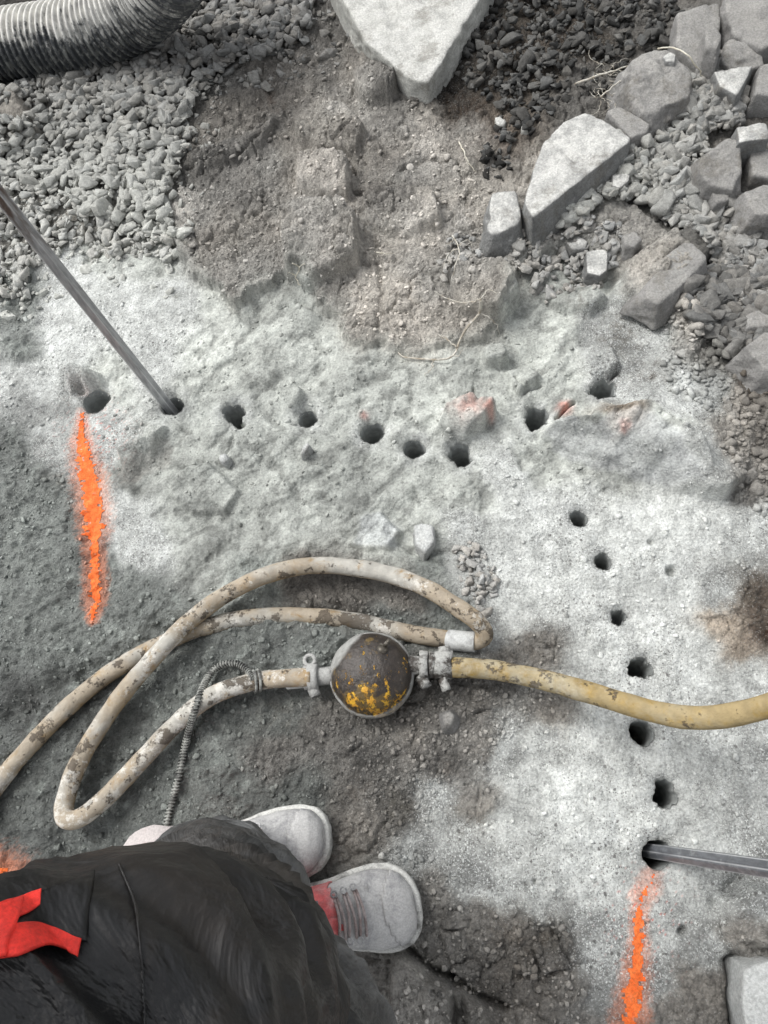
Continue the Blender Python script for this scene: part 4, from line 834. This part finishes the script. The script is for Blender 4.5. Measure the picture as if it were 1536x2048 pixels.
# ------------------------------------------------------------------ drill steels
def steel(base, top, r, mat, label, ext=1.0, twist=0., ribs=False):
    a = np.array(base); b = np.array(top); d = _n(b-a); a0 = a-d*.06; b0 = b+d*ext
    C = np.array([a0+(b0-a0)*k/40 for k in range(41)]); n = 48
    u = CP-a; u = _n(u-(u@d)*d); w_ = np.cross(d, u); vs = []
    for k, c in enumerate(C):
        for i in range(n):
            t = 2*pi*i/n; hexr = cos(pi/6)/cos((t % (pi/3))-pi/6)
            rr = r*min(hexr, 1.09)*1.0
            if ribs: rr -= r*.16*max(0, cos(3*t))**6
            vs.append(c+rr*(cos(t+twist)*u+sin(t+twist)*w_))
    fs = [(k*n+i, k*n+(i+1) % n, (k+1)*n+(i+1) % n, (k+1)*n+i) for k in range(40) for i in range(n)]
    vs += [C[0], C[-1]]; fs += [(n*41, (i+1) % n, i) for i in range(n)]+[(n*41+1, 40*n+i, 40*n+(i+1) % n) for i in range(n)]
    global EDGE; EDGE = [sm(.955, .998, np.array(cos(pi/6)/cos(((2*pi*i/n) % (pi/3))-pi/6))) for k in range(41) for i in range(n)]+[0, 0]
    return vs, fs, d, a, b0
def steel_material(name, col, dust, rust):
    m, t, p = newmat(name); N = NT(t); P = N.pos()
    mp = t.nodes.new('ShaderNodeMapping'); N.l(P, mp.inputs['Vector']); mp.inputs['Scale'].default_value = (1, 1, .12)
    c = N.scale(col, N.ramp(N.noise(mp.outputs[0], 160, 5, .6), .3, .7, .72, 1.25))
    c = N.mix(N.math('MULTIPLY', N.attr('edge', 'Fac'), N.ramp(N.noise(mp.outputs[0], 40, 4), .35, .6, .35, .95)), c, (.62, .63, .64))  # edge highlights of the hex steel painted in as paler, worn colour
    x = t.nodes.new('ShaderNodeSeparateXYZ'); N.l(P, x.inputs[0])
    fr = N.math('MULTIPLY', N.ramp(x.outputs['Z'], .36, .44), N.ramp(N.noise(mp.outputs[0], 60, 5, .6), .4, .58)); c = N.mix(N.math('MULTIPLY', fr, rust), c, (.10, .072, .06))
    fd = N.ramp(N.noise(P, 45, 7, .72), .5, .66); c = N.mix(N.math('MULTIPLY', fd, dust), c, (.5, .51, .5))
    N.l(c, p.inputs['Base Color']); p.inputs['Metallic'].default_value = .3; p.inputs['Roughness'].default_value = .36
    N.l(N.bump(N.noise(mp.outputs[0], 200, 4), .0008, .6), p.inputs['Normal']); return m
def rodthing(base_px, aim, zaim, r, mat, label, ext, twist, ribs):
    b = gp(*base_px, gz(*base_px)-.004); t_ = gp(*aim, zaim); vs, fs, d, a, b0 = steel(b, t_, r, mat, label, ext, twist, ribs)
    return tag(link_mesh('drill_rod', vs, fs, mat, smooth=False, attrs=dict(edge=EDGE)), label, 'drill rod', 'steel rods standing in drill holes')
bx = gp(338, 812, 0); 
best = min(((np.linalg.norm(gp(-8, 378, z)[:2]-bx[:2]*1.0), z) for z in np.linspace(.2, .8, 61)), key=lambda q: q[0]); ZR1 = min(best[1], .5)
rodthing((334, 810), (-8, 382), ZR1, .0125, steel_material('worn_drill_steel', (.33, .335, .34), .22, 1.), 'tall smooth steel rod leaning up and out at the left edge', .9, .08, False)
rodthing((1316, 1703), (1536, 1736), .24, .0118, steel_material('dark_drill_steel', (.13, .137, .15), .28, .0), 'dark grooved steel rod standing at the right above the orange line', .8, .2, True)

# ------------------------------------------------------------------ corrugated duct
def duct():
    root = gp(150, 90, .12)
    pts = [(-260, 140, .05), (-130, 118, .06), (-20, 96, .065), (70, 84, .07), (150, 72, .08), (220, 48, .10), (285, 8, .14), (330, -40, .20), (360, -100, .27), (370, -200, .30)]
    C = crom([gp(a, b, h+.02) for a, b, h in pts], 16); C, L = resample(C, .00135)
    r = .078+.0050*np.sign(np.sin(L/.0165*2*pi))*np.abs(np.sin(L/.0165*2*pi))**.5
    m, t, p = newmat('ribbed_plastic'); N = NT(t); P = N.pos()
    g = t.nodes.new('ShaderNodeNewGeometry'); x = t.nodes.new('ShaderNodeSeparateXYZ'); N.l(g.outputs['Normal'], x.inputs[0])
    s_ = N.math('ADD', N.math('MULTIPLY', x.outputs['Z'], .7), N.math('MULTIPLY', x.outputs['Y'], .35))
    f1 = N.ramp(N.math('ADD', s_, N.math('MULTIPLY', N.math('SUBTRACT', N.noise(P, 26, 8, .75), .5), 1.7)), -.02, .26)
    f2 = N.ramp(N.math('ADD', N.noise(P, 60, 6, .75), N.math('MULTIPLY', s_, -.10)), .50, .62)
    c = N.mix(N.math('MULTIPLY', f2, .55), (.035, .038, .042), (.22, .225, .21)); c = N.mix(f1, c, N.scale((.60, .59, .55), N.ramp(N.noise(P, 40, 5, .7), .3, .7, .75, 1.2)))
    N.l(c, p.inputs['Base Color']); N.l(N.ramp(f1, 0, 1, .4, .95), p.inputs['Roughness']); N.l(N.bump(N.noise(P, 150, 4), .0012, .6), p.inputs['Normal'])
    v, f = sweep(C, r, 72); return tag(link_mesh('ribbed_duct', v, f, m), 'thick black ribbed plastic duct caked with pale dust, bending out at the top left', 'duct')
duct()
# ------------------------------------------------------------------ roots and straws
ROOTM = dusty('dry_root', (.30, .26, .2), (.55, .53, .47), .35, .6, rough=.8, scale=60, nzmin=-.5)
STRAW = dusty('pale_straw', (.52, .48, .38), (.6, .58, .5), .4, .6, rough=.8, scale=60)
def wig(pts, r0, r1, seedv, j=.0015):
    C = crom(path3(pts), 8); L = np.linspace(0, 1, len(C)); rs = np.random.default_rng(seedv)
    C = C+j*np.stack([np.interp(L, np.linspace(0, 1, 14), rs.normal(size=14)) for _ in range(3)], -1)*np.array((1, 1, .5)); return sweep(C, r0+(r1-r0)*L, 7)
def root(label, branches, mat=ROOTM, name='root', cat='root', grp=None, fuzz=0, fc=None):
    ps = [wig(b, r0, r1, k) for k, (b, r0, r1) in enumerate(branches)]
    for k in range(fuzz):
        a = random.uniform(0, 6.28); l = random.uniform(15, 45); cx, cy = random.uniform(*fc[0]), random.uniform(*fc[1])
        ps.append(wig([(cx, cy, .012), (cx+cos(a)*l*.5, cy+sin(a)*l*.5, random.uniform(.01, .03)), (cx+cos(a+.5)*l, cy+sin(a+.5)*l, .006)], .0007, .0004, k+50))
    v, f = joinm(ps); return tag(link_mesh(name, v, f, mat), label, cat, grp)
root('long branching dry root trailing from the soil mound down to the dusty rock', [([(962, 598, .03), (958, 625, .035), (935, 655, .03), (915, 690, .02), (905, 712, .012), (870, 720, .008), (820, 716, .008), (797, 705, .006)], .0030, .0015), ([(912, 694, .02), (895, 680, .014), (878, 668, .01)], .002, .0008), ([(868, 720, .008), (862, 738, .008), (850, 750, .006)], .0013, .0006), ([(958, 625, .03), (985, 640, .02), (1000, 668, .012)], .0015, .0007), ([(962, 598, .03), (930, 605, .03), (890, 595, .02), (868, 582, .014)], .0013, .0006), ([(962, 598, .03), (975, 580, .035), (995, 585, .03)], .0013, .0006), ([(903, 712, .01), (915, 712, .014), (925, 700, .01)], .001, .0005), ([(820, 716, .008), (812, 700, .01)], .001, .0005)])
root('forked pale rootlets standing on the crumbly soil below the rubble', [([(905, 470, .02), (918, 498, .03), (912, 530, .02), (905, 560, .012)], .0016, .0008), ([(918, 498, .03), (900, 505, .025), (888, 530, .015), (886, 548, .01)], .0013, .0006), ([(918, 490, .03), (935, 480, .02), (945, 492, .015)], .001, .0005), ([(912, 515, .02), (898, 525, .015)], .0009, .0005), ([(905, 480, .02), (890, 495, .015)], .0009, .0005)])
root('bundle of dry rootlets against the left side of the rounded boulder', [([(1155, 165, .03), (1195, 152, .04), (1235, 140, .05), (1270, 128, .05)], .003, .0012), ([(1200, 195, .03), (1230, 170, .05), (1260, 150, .05)], .0022, .001), ([(1150, 168, .02), (1170, 160, .03)], .002, .001)], fuzz=46, fc=((1190, 1275), (125, 205)))
root('single pale straw arching over the gap above the rounded boulder', [([(1315, 96, .09), (1345, 95, .10), (1375, 112, .10), (1398, 138, .07), (1405, 152, .04)], .0018, .001)], STRAW, 'straw', 'straw', 'pale straws and splinters')
root('short pale splinter lying on the soil mound', [([(752, 503, .012), (770, 508, .014), (787, 506, .012)], .0014, .0006)], STRAW, 'straw', 'straw', 'pale straws and splinters')
root('pale split stalk poking from the dark soil edge', [([(918, 283, .01), (928, 305, .03), (938, 325, .02)], .0018, .0008), ([(925, 300, .02), (940, 330, .02), (955, 345, .01)], .0012, .0006)], STRAW, 'straw', 'straw', 'pale straws and splinters')
root('pale twiglet at the left of the gravel heap', [([(64, 236, .02), (80, 242, .025), (92, 248, .015)], .0013, .0007)], STRAW, 'straw', 'straw', 'pale straws and splinters')
root('matted pale rootlets on the left lump of the soil mound', [([(585, 525, .03), (598, 535, .035), (592, 555, .03), (602, 570, .02)], .0013, .0007), ([(598, 535, .03), (610, 525, .03)], .001, .0006), ([(590, 550, .03), (578, 545, .02)], .001, .0005)], STRAW)
# orange painted chip with a gap behind it
slab('rock_chip', [(1110, 832, ), (1118, 815), (1132, 808), (1146, 812), (1144, 830), (1128, 836)], .05, None, 'orange sprayed rock chip right of the wide drill hole', 'rock chip', sub=4, rough=.002) if False else None

# ------------------------------------------------------------------ the person
zb_ = .0
ps = empty('person', (-.42, -.12, 0), 'person in black dusty work trousers with red stripes, seen from above standing in grey boots', 'person')
def volume(parts, voxel=.008, smooth=6, name='tmp'):
    v, f = joinm(parts); me = bpy.data.meshes.new(name); me.from_pydata([tuple(map(float, x)) for x in v], [], f); o = bpy.data.objects.new(name, me); COL.objects.link(o)
    r = o.modifiers.new('r', 'REMESH'); r.mode = 'VOXEL'; r.voxel_size = voxel; s_ = o.modifiers.new('s', 'SMOOTH'); s_.iterations = smooth; s_.factor = .6
    dg = bpy.context.evaluated_depsgraph_get(); e = o.evaluated_get(dg); m2 = e.to_mesh()
    vv = np.zeros(len(m2.vertices)*3); m2.vertices.foreach_get('co', vv); nn = np.zeros(len(m2.vertices)*3); m2.vertices.foreach_get('normal', nn)
    ff = np.zeros(len(m2.loops), np.int32); m2.loops.foreach_get('vertex_index', ff); ok = len(ff) == 4*len(m2.polygons)
    faces = ff.reshape(-1, 4) if ok else [tuple(p.vertices) for p in m2.polygons]
    e.to_mesh_clear(); bpy.data.objects.remove(o); return vv.reshape(-1, 3), nn.reshape(-1, 3), faces
def limb(pts, per=8, n=28):
    C = crom(pts, per); return sweep(C[:, :3], np.maximum(C[:, 3], .01), n)
# joints (x, y, z, radius)
legA = [(-.355, -.085, .12, .068), (-.33, -.10, .24, .084), (-.275, -.12, .42, .094), (-.222, -.148, .60, .101), (-.25, -.145, .69, .114), (-.32, -.175, .79, .113), (-.45, -.215, .92, .118)]
legB = [(-.312, -.16, .11, .052), (-.272, -.19, .24, .070), (-.20, -.236, .40, .102), (-.25, -.30, .64, .105), (-.42, -.34, .92, .12)]
pelvis = [(-.45, -.215, .91, .12), (-.45, -.28, .93, .135), (-.43, -.37, .90, .12)]
waist = [(-.45, -.29, .91, .135), (-.48, -.28, 1.02, .135), (-.49, -.27, 1.10, .135)]
TV, TN, TF = volume([limb(legA), limb(legB), limb(pelvis), limb(waist)], .0065, 5)
# folds: creases run across the limbs, broken by long soft drapes
def folds(V_, N_, amp, s=0):
    wv = V_+.03*np.stack([noise3(V_, 5, s+k) for k in range(3)], -1)
    a = 1-2*np.abs(noise3(wv*np.array((1, 1, 1.6)), 6.5, s+11)); b = 1-2*np.abs(noise3(wv*np.array((1, 1, 2.4)), 13, s+12)); c = noise3(V_, 32, s+13)
    return V_+N_*(amp*(a*.7+b*.6+c*.10)+amp*.8*noise3(V_, 4, s+14))[:, None]
TV = folds(TV, TN, .021)
def trouser_material():
    m, t, p = newmat('black_work_cloth'); N = NT(t); P = N.pos()
    c = N.scale((.0068, .0072, .0078), N.ramp(N.noise(P, 8, 4, .6), .3, .7, .75, 1.35))
    brown = N.ramp(N.noise(P, 6, 6, .65, .6), .45, .68); c = N.mix(N.math('MULTIPLY', brown, .6), c, (.030, .0225, .016))  # brownish smears: sheen highlights of the cloth painted into its colour
    x = t.nodes.new('ShaderNodeSeparateXYZ'); N.l(P, x.inputs[0]); low = N.ramp(x.outputs['Z'], .56, .20)
    dustn = N.ramp(N.noise(P, 16, 8, .72, .5), .35, .70); c = N.mix(N.math('MULTIPLY', low, N.ramp(dustn, 0, 1, .25, .95)), c, (.24, .245, .245))
    sc = N.ramp(N.noise(P, 24, 8, .75, 1.2), .60, .72); c = N.mix(N.math('MULTIPLY', sc, .28), c, (.12, .115, .105))  # lighter smears, cloth sheen painted in as well
    och = N.ramp(N.noise(P, 9, 5, .6, .8), .68, .73); c = N.mix(N.math('MULTIPLY', och, .5), c, (.10, .055, .02))
    N.l(c, p.inputs['Base Color']); p.inputs['Roughness'].default_value = .48; p.inputs['Specular IOR Level'].default_value = .46
    
    b = N.bump(N.noise(P, 380, 2), .0005, .5); b = N.bump(N.noise(P, 7.2, 5, .55, 1.3), .034, .72, b); N.l(b, p.inputs['Normal']); return m
TRM = trouser_material()
link_mesh('trousers', TV, TF, TRM, ps)
# red stripes and pocket flap: cloth sewn on the trousers, cut from the same surface by photo-plane outlines, lifted off it
from mathutils.bvhtree import BVHTree
TB = BVHTree.FromPolygons([Vector(v) for v in TV], [tuple(map(int, f)) for f in TF])
def sewn(name, up, lo, lift, mat, n=60, m=14):
    """cloth piece sewn on: a strip between two outlines laid on the trouser surface"""
    U = crom([(*p, 0) for p in up], 12)[:, :2]; L_ = crom([(*p, 0) for p in lo], 12)[:, :2]; U = resample(U, 1)[0]; L_ = resample(L_, 1)[0]
    vs = []; last = None
    for i in range(n+1):
        a = U[int(i/n*(len(U)-1))]; b = L_[int(i/n*(len(L_)-1))]
        for j in range(m+1):
            q = a+(b-a)*j/m; d = Vector(gp(q[0], q[1])-CP).normalized(); hit = TB.ray_cast(Vector(CP), d)
            if hit[0] is None: p = Vector(CP)+d*last
            else: last = hit[3]; p = hit[0]+hit[1]*lift
            vs.append(np.array(p))
    V_ = np.array(vs).reshape(n+1, m+1, 3)
    for _ in range(14): V_[1:-1] = (V_[1:-1]*2+V_[:-2]+V_[2:])/4; V_[1:-1, 1:-1] = (V_[1:-1, 1:-1]*2+V_[:-2, 1:-1]+V_[2:, 1:-1]+V_[1:-1, :-2]+V_[1:-1, 2:])/6
    for e_ in (0, -1):
        A_, B_ = V_[e_, 0].copy(), V_[e_, -1].copy()
        for j in range(m+1): V_[e_, j] = A_+(B_-A_)*j/m
    for _ in range(3): V_[1:-1] = (V_[1:-1]*2+V_[:-2]+V_[2:])/4
    fs = [(i*(m+1)+j, i*(m+1)+j+1, (i+1)*(m+1)+j+1, (i+1)*(m+1)+j) for i in range(n) for j in range(m)]
    o = link_mesh(name, V_.reshape(-1, 3), fs, mat, ps); s_ = o.modifiers.new('solid', 'SOLIDIFY'); s_.thickness = .0016; s_.offset = 0; return o
RED = dusty('red_cloth', (.80, .040, .028), (.35, .12, .1), .62, .8, rough=.7, scale=18)
sewn('pocket_flap', [(-40, 1850), (30, 1812), (84, 1790), (150, 1768), (188, 1752)], [(-50, 1880), (30, 1872), (84, 1876), (140, 1880), (176, 1884)], .004, TRM)
sewn('stripe', [(-40, 1838), (20, 1816), (60, 1800), (84, 1790)], [(-60, 1880), (0, 1862), (45, 1842), (78, 1822)], .0068, RED)
sewn('stripe', [(-60, 1868), (0, 1864), (60, 1864), (110, 1868), (168, 1880)], [(-70, 1925), (0, 1922), (60, 1908), (100, 1908), (152, 1926)], .0062, RED)

sewn('stripe', [(-70, 1852), (-30, 1838), (0, 1828), (26, 1818)], [(-70, 1922), (-30, 1922), (0, 1919), (26, 1914)], .0082, RED)
sewn('seam', [(236, 1732), (262, 1800), (276, 1880), (284, 1960), (286, 2060)], [(241, 1731), (267, 1799), (281, 1880), (289, 1960), (291, 2060)], .0018, TRM, 80, 2)

# body: one surface inside the clothes, head and hands showing
SKIN, t_, p_ = newmat('skin'); p_.inputs['Base Color'].default_value = (.52, .33, .25, 1); p_.inputs['Roughness'].default_value = .55
JK = dusty('black_jacket_cloth', (.02, .02, .021), (.1, .1, .095), .6, .8, rough=.75, scale=14)
HAIR = dusty('dark_hair', (.03, .022, .016), (.1, .09, .08), .7, .9, rough=.6, scale=40)
tx_, ty_ = -.50, -.25
torso = [(-.48, ty_, .98, .14), (-.49, ty_, 1.15, .145), (-.52, ty_, 1.32, .15), (-.54, ty_, 1.44, .10)]
sh = [(-.53, -.06, 1.40, .065), (-.53, ty_, 1.44, .085), (-.53, -.44, 1.40, .065)]
arm1 = [(-.53, -.06, 1.40, .06), (-.50, .03, 1.26, .052), (-.44, .06, 1.13, .046), (-.34, .05, 1.18, .040), (-.24, .03, 1.25, .034)]
arm2 = [(-.53, -.44, 1.40, .06), (-.54, -.53, 1.26, .052), (-.52, -.56, 1.12, .046), (-.50, -.55, .98, .040), (-.47, -.53, .86, .034)]
JV, JN, JF = volume([limb(torso), limb(sh), limb(arm1), limb(arm2)], .009, 5)
JV = folds(JV, JN, .008, 5); link_mesh('jacket', JV, JF, JK, ps)
neck = [(-.535, ty_, 1.42, .055), (-.525, ty_, 1.50, .052), (-.51, ty_, 1.54, .05)]
head = [(-.505, ty_, 1.53, .062), (-.505, ty_, 1.58, .076), (-.51, ty_, 1.63, .084), (-.515, ty_, 1.68, .078), (-.515, ty_, 1.715, .045)]
nose = [(-.425, ty_, 1.625, .008), (-.408, ty_, 1.60, .013), (-.415, ty_, 1.588, .012)]
ears = [tuple((-.515, ty_+s*.082, z, .012) for z in (1.60, 1.63)) for s in (-1, 1)]
def hand(w_, d, side):
    w_ = np.array(w_); d = _n(d); s_ = _n(side); ps_ = [limb([(*w_, .03), (*(w_+d*.03), .033), (*(w_+d*.07), .034), (*(w_+d*.09), .028)])]
    for k, ln in enumerate((.062, .072, .068, .054)):
        a = w_+d*.085+s_*(.030-.020*k); c = np.cross(d, s_)
        ps_.append(limb([(*a, .0088), (*(a+d*ln*.45), .0082), (*(a+d*ln*.85-c*.014), .0075), (*(a+d*ln-c*.028), .0065)], 5, 12))
    a = w_+d*.03+s_*.03; ps_.append(limb([(*a, .011), (*(a+d*.03+s_*.02), .0100), (*(a+d*.055+s_*.022), .0085)], 5, 12)); return ps_
inner = [limb([(a, b, c, max(r-.03, .03)) for a, b, c, r in q]) for q in (legA, legB, pelvis, waist, torso)]
inner += [limb([(a, b, c, max(r-.02, .026)) for a, b, c, r in q]) for q in (sh, arm1, arm2)]
BV, BN, BF = volume(inner+[limb(neck), limb(head), limb(nose), limb(list(ears[0]), 4), limb(list(ears[1]), 4)]+hand((-.24, .03, 1.25), (.5, -.1, .9), (0, -1, 0.))+hand((-.47, -.53, .86), (.15, .02, -1), (1, 0, 0.)), .0055, 2)
link_mesh('body', BV, BF, SKIN, ps)
hr = [(-.525, ty_, 1.60, .080), (-.53, ty_, 1.65, .090), (-.525, ty_, 1.70, .078), (-.52, ty_, 1.73, .045)]
HV, HN, HF = volume([limb(hr)], .007, 3); HV = HV+HN*(.004*noise3(HV, 40, 3))[:, None]; link_mesh('hair', HV, HF, HAIR, ps)
for s in (-1, 1): link_mesh('eye', *(lambda v, f: (v*.011+np.array((-.440, ty_+s*.030, 1.632)), f))(*ICO[3]), dusty('eye_white', (.7, .7, .68), (.7, .7, .68), rough=.2), ps)
link_mesh('mouth', *(lambda v, f: (v*np.array((.006, .022, .004))+np.array((-.438, ty_, 1.565)), f))(*ICO[2]), dusty('lips', (.4, .16, .13), (.4, .16, .13)), ps)

# ------------------------------------------------------------------ boots
GREYL = dusty('dust_caked_leather', (.26, .26, .265), (.47, .465, .455), .30, .58, rough=.8, scale=24, nzmin=-.6, bumpd=.0025, patch=(26, .56, .68), patchcol=(.13, .12, .11))
SOLEM = dusty('dust_caked_sole', (.18, .175, .165), (.55, .55, .52), .30, .52, rough=.85, scale=34, nzmin=-.9, bumpd=.004)
PADM = dusty('grey_padding', (.10, .105, .115), (.22, .225, .235), .35, .6, rough=.85, scale=30, nzmin=-.6)
PINK = dusty('dusty_red_panel', (.62, .13, .13), (.50, .33, .32), .42, .72, rough=.85, scale=22, nzmin=-.8, bumpd=.001)
LACE = dusty('mauve_lace', (.26, .20, .19), (.38, .33, .32), .35, .6, rough=.9, scale=60, nzmin=-.8)
PINKP = dusty('pale_pink_cloth', (.5, .2, .19), (.46, .42, .405), .2, .45, rough=.85, scale=22, nzmin=-.8)
EYE = dusty('eyelet_metal', (.3, .3, .3), (.5, .5, .5))
def boot(heel, toe, width, label, flip=1):
    """heel and toe: ground points of the sole ends; x runs to the toe, y to the left, z up"""
    h_ = np.array(heel, float); d = np.array(toe, float)-h_; Lb = np.linalg.norm(d[:2]); ex = np.array((d[0]/Lb, d[1]/Lb, 0)); ey = np.array((-ex[1], ex[0], 0)); ez = np.array((0, 0, 1.))
    z0 = max(h_[2], (h_+d)[2]); W = lambda v: h_*np.array((1, 1, 0))+np.array((0, 0, z0))+np.asarray(v)[:, :1]*ex+np.asarray(v)[:, 1:2]*ey+np.asarray(v)[:, 2:3]*ez
    k = Lb/.31; sx = np.array((0, .02, .06, .11, .16, .20, .235, .265, .29, .305, .31))
    hw = np.array((.020, .034, .040, .038, .041, .050, .055, .054, .045, .028, .010))*width/.11; off = np.array((0, 0, 0, -.002, -.002, 0, .002, .004, .007, .009, .010))*flip
    topz = np.array((.070, .095, .112, .118, .112, .098, .084, .075, .068, .056, .044)); n = 40
    S = np.linspace(0, 1, 54); S = (1-np.cos(S*pi))/2*.55+S*.45; X_ = S*.31; HW = np.interp(X_, sx, hw); OF = np.interp(X_, sx, off); TZ = np.interp(X_, sx, topz)
    HW = np.where(X_ > .27, np.maximum(HW, .0545*width/.11*np.sqrt(np.clip(1-((X_-.245)/.0655)**2, 0, 1))), HW); HW = np.where(X_ < .03, .038*width/.11*np.sqrt(np.clip(1-((.032-X_)/.033)**2, 0.01, 1)), HW)
    def loft(hwf, zlo, zhi, e=2.5, xk=1.):
        vs = []
        for q in range(len(X_)):
            for i in range(n):
                a = 2*pi*i/n; ca, sa = cos(a), sin(a); y = math.copysign(abs(ca)**(2/e), ca); z = math.copysign(abs(sa)**(2/e), sa)
                zl, zh = zlo[q], zhi[q]; vs.append(((X_[q]-.155)*xk*k+.155*k, OF[q]+hwf[q]*y, (zl+zh)/2+(zh-zl)/2*z))
        fs = [(q*n+i, q*n+(i+1) % n, (q+1)*n+(i+1) % n, (q+1)*n+i) for q in range(len(X_)-1) for i in range(n)]
        vs += [tuple(np.mean(vs[:n], 0)), tuple(np.mean(vs[-n-0:], 0))]; L_ = len(X_)-1; fs += [(len(vs)-2, (i+1) % n, i) for i in range(n)]+[(len(vs)-1, L_*n+i, L_*n+(i+1) % n) for i in range(n)]
        return np.array(vs), fs
    b_ = empty('boot', tuple(W(np.array([[.155, 0, 0]]))[0]), None, None); 
    for q in ('label', 'category'):
        if q in b_: del b_[q]
    b_.parent = ps; b_.matrix_parent_inverse = Matrix.Translation(ps.location).inverted(); bpy.context.view_layer.update()
    if label: b_['label'] = label
    def add(nm, v, f, mat, amp=.0012, local=True):
        v = W(v) if local else v; v = lumpy(v, amp, 30) if amp else v; o = link_mesh(nm, v-np.array(b_.matrix_world.translation), f, mat); o.parent = b_; return v, o
    one = np.ones(len(X_)); 
    add('sole', *loft(HW+.004, 0*one-.004, .028*one+.004*np.sin(X_*20), 5, 1.03), SOLEM, .0025)
    uv, uf = loft(HW*.965, .018*one, TZ, 2.35, .985); upv, _o = add('upper', uv, uf, GREYL, .0022)
    # rand of caked dust round the toe
    A = [];
    for q in np.linspace(.17, .3095, 26): A.append((q, 1)); 
    ringp = [(q, np.interp(q, X_, OF)+np.interp(q, X_, HW)*1.0) for q in np.linspace(.10, .3085, 30)]+[(q, np.interp(q, X_, OF)-np.interp(q, X_, HW)*1.0) for q in np.linspace(.3085, .10, 30)]
    C = np.array([((a-.155)*k*1.01+.155*k, b, .031) for a, b in ringp]); v, f = sweep(C, .0058, 10); add('toe_rand', v, f, SOLEM, .0022)
    xs_ = 1. if flip < 0 else 1.0; shaft = np.array([(.072*k*xs_, 0, .07, .041), (.072*k*xs_, 0, .10, .041), (.070*k*xs_, 0, .13, .042), (.068*k*xs_, 0, .155, .043)]); v, f = sweep(shaft[:, :3], shaft[:, 3], 32); v[:, 0] = (v[:, 0]-.07*k)*1.18+.07*k
    add('padded_collar', v, f, PADM if flip < 0 else PINKP, .003)
    # tongue
    tg = crom([(.155*k, 0, .122), (.125*k, 0, .132), (.105*k, 0, .155), (.098*k, 0, .19)], 6); v, f = sweep(tg, .026, 20, flat=.25); add('tongue', v, f, PADM, .002)
    # red panels wrap both quarters over the instep
    U = (uv, None, uf); top = uv[:, 2] > np.interp(uv[:, 0]/k, sx, topz)*.38
    nrm = uv-np.stack((uv[:, 0], np.interp(uv[:, 0], X_*k, OF), np.interp(uv[:, 0], X_*k, TZ)*.5), -1); nrm /= np.linalg.norm(nrm, axis=1)[:, None]+1e-9
    fq = np.array([q for q in uf if len(q) == 4]); 
    for s in (-1, 1):
        xx = uv[:, 0]/k; yy = (uv[:, 1]-np.interp(uv[:, 0], X_*k, OF))*s; zz = uv[:, 2]
        edge = .188-6*yy**2; back = .125-3.2*np.clip(yy-.012, 0, 1)
        m_ = (xx < edge+.006*np.sin(yy*120)) & (xx > np.maximum(back, .06)) & (yy > -.004) & (zz > .030)
        mm = m_[fq].all(1)
        if mm.any():
            us, inv = np.unique(fq[mm], return_inverse=True); vv = uv[us]+nrm[us]*.0035
            v2, o2 = add('red_panel', vv, inv.reshape(-1, 4), PINK, 0); so_ = o2.modifiers.new('s', 'SOLIDIFY'); so_.thickness = .003
    # stitched toe cap
    m_ = (uv[:, 0]/k > .252+.9*(uv[:, 1]-np.interp(uv[:, 0], X_*k, OF))**2*9) & (uv[:, 2] > .03); mm = m_[fq].all(1); us, inv = np.unique(fq[mm], return_inverse=True)
    v2, o2 = add('toe_cap', uv[us]+nrm[us]*.0022, inv.reshape(-1, 4), GREYL, 0); so_ = o2.modifiers.new('s', 'SOLIDIFY'); so_.thickness = .002
    # laces
    parts = []
    for j_, xl in enumerate((.176, .183, .192, .200, .209, .216)):
        zt = np.interp(xl, sx, topz)+.005; hwx = np.interp(xl, X_, HW)*.80; pts_ = []
        for u in np.linspace(-1, 1, 15): pts_.append(((xl+.010*(1-u*u)-.004*(j_ % 2)*u)*k, hwx*u*.78, zt+.0035-.020*abs(u)**2.6))
        C = crom(pts_, 3); parts.append(sweep(C, .0021, 8))
    v, f = joinm(parts); add('laces', v, f, LACE, .0008)
    # eyelets
    for xl in (.180, .196, .212):
        for s in (-1, 1):
            parts = []; zt = np.interp(xl, sx, topz)-.012; hwx = np.interp(xl, X_, HW)*.66; A = np.linspace(0, 2*pi, 14); parts.append(sweep(np.stack((xl*k+.004*np.cos(A), s*hwx+.004*np.sin(A), zt+.012+0*A), -1), .0013, 6))
            v, f = joinm(parts); add('eyelet', v, f, EYE, .0)
    return b_
def gnd(px_, py_, h=0.0):
    c = gp(px_, py_); return np.array((c[0], c[1], zg(c[0], c[1])+h))
hA = gp(288, 1716, .04); tA = gp(652, 1686, .04); hB = gp(495, 1862, .04); tB = gp(832, 1797, .04)
for q in (hA, tA, hB, tB): q[2] = max(zg(q[0], q[1]), 0)-.004
boot(hA, tA, .100, 'dust caked grey boot half hidden under the trouser cuff', 1)
boot(hB, tB, .108, 'dust caked grey boot with mauve laces and red side panels', -1)
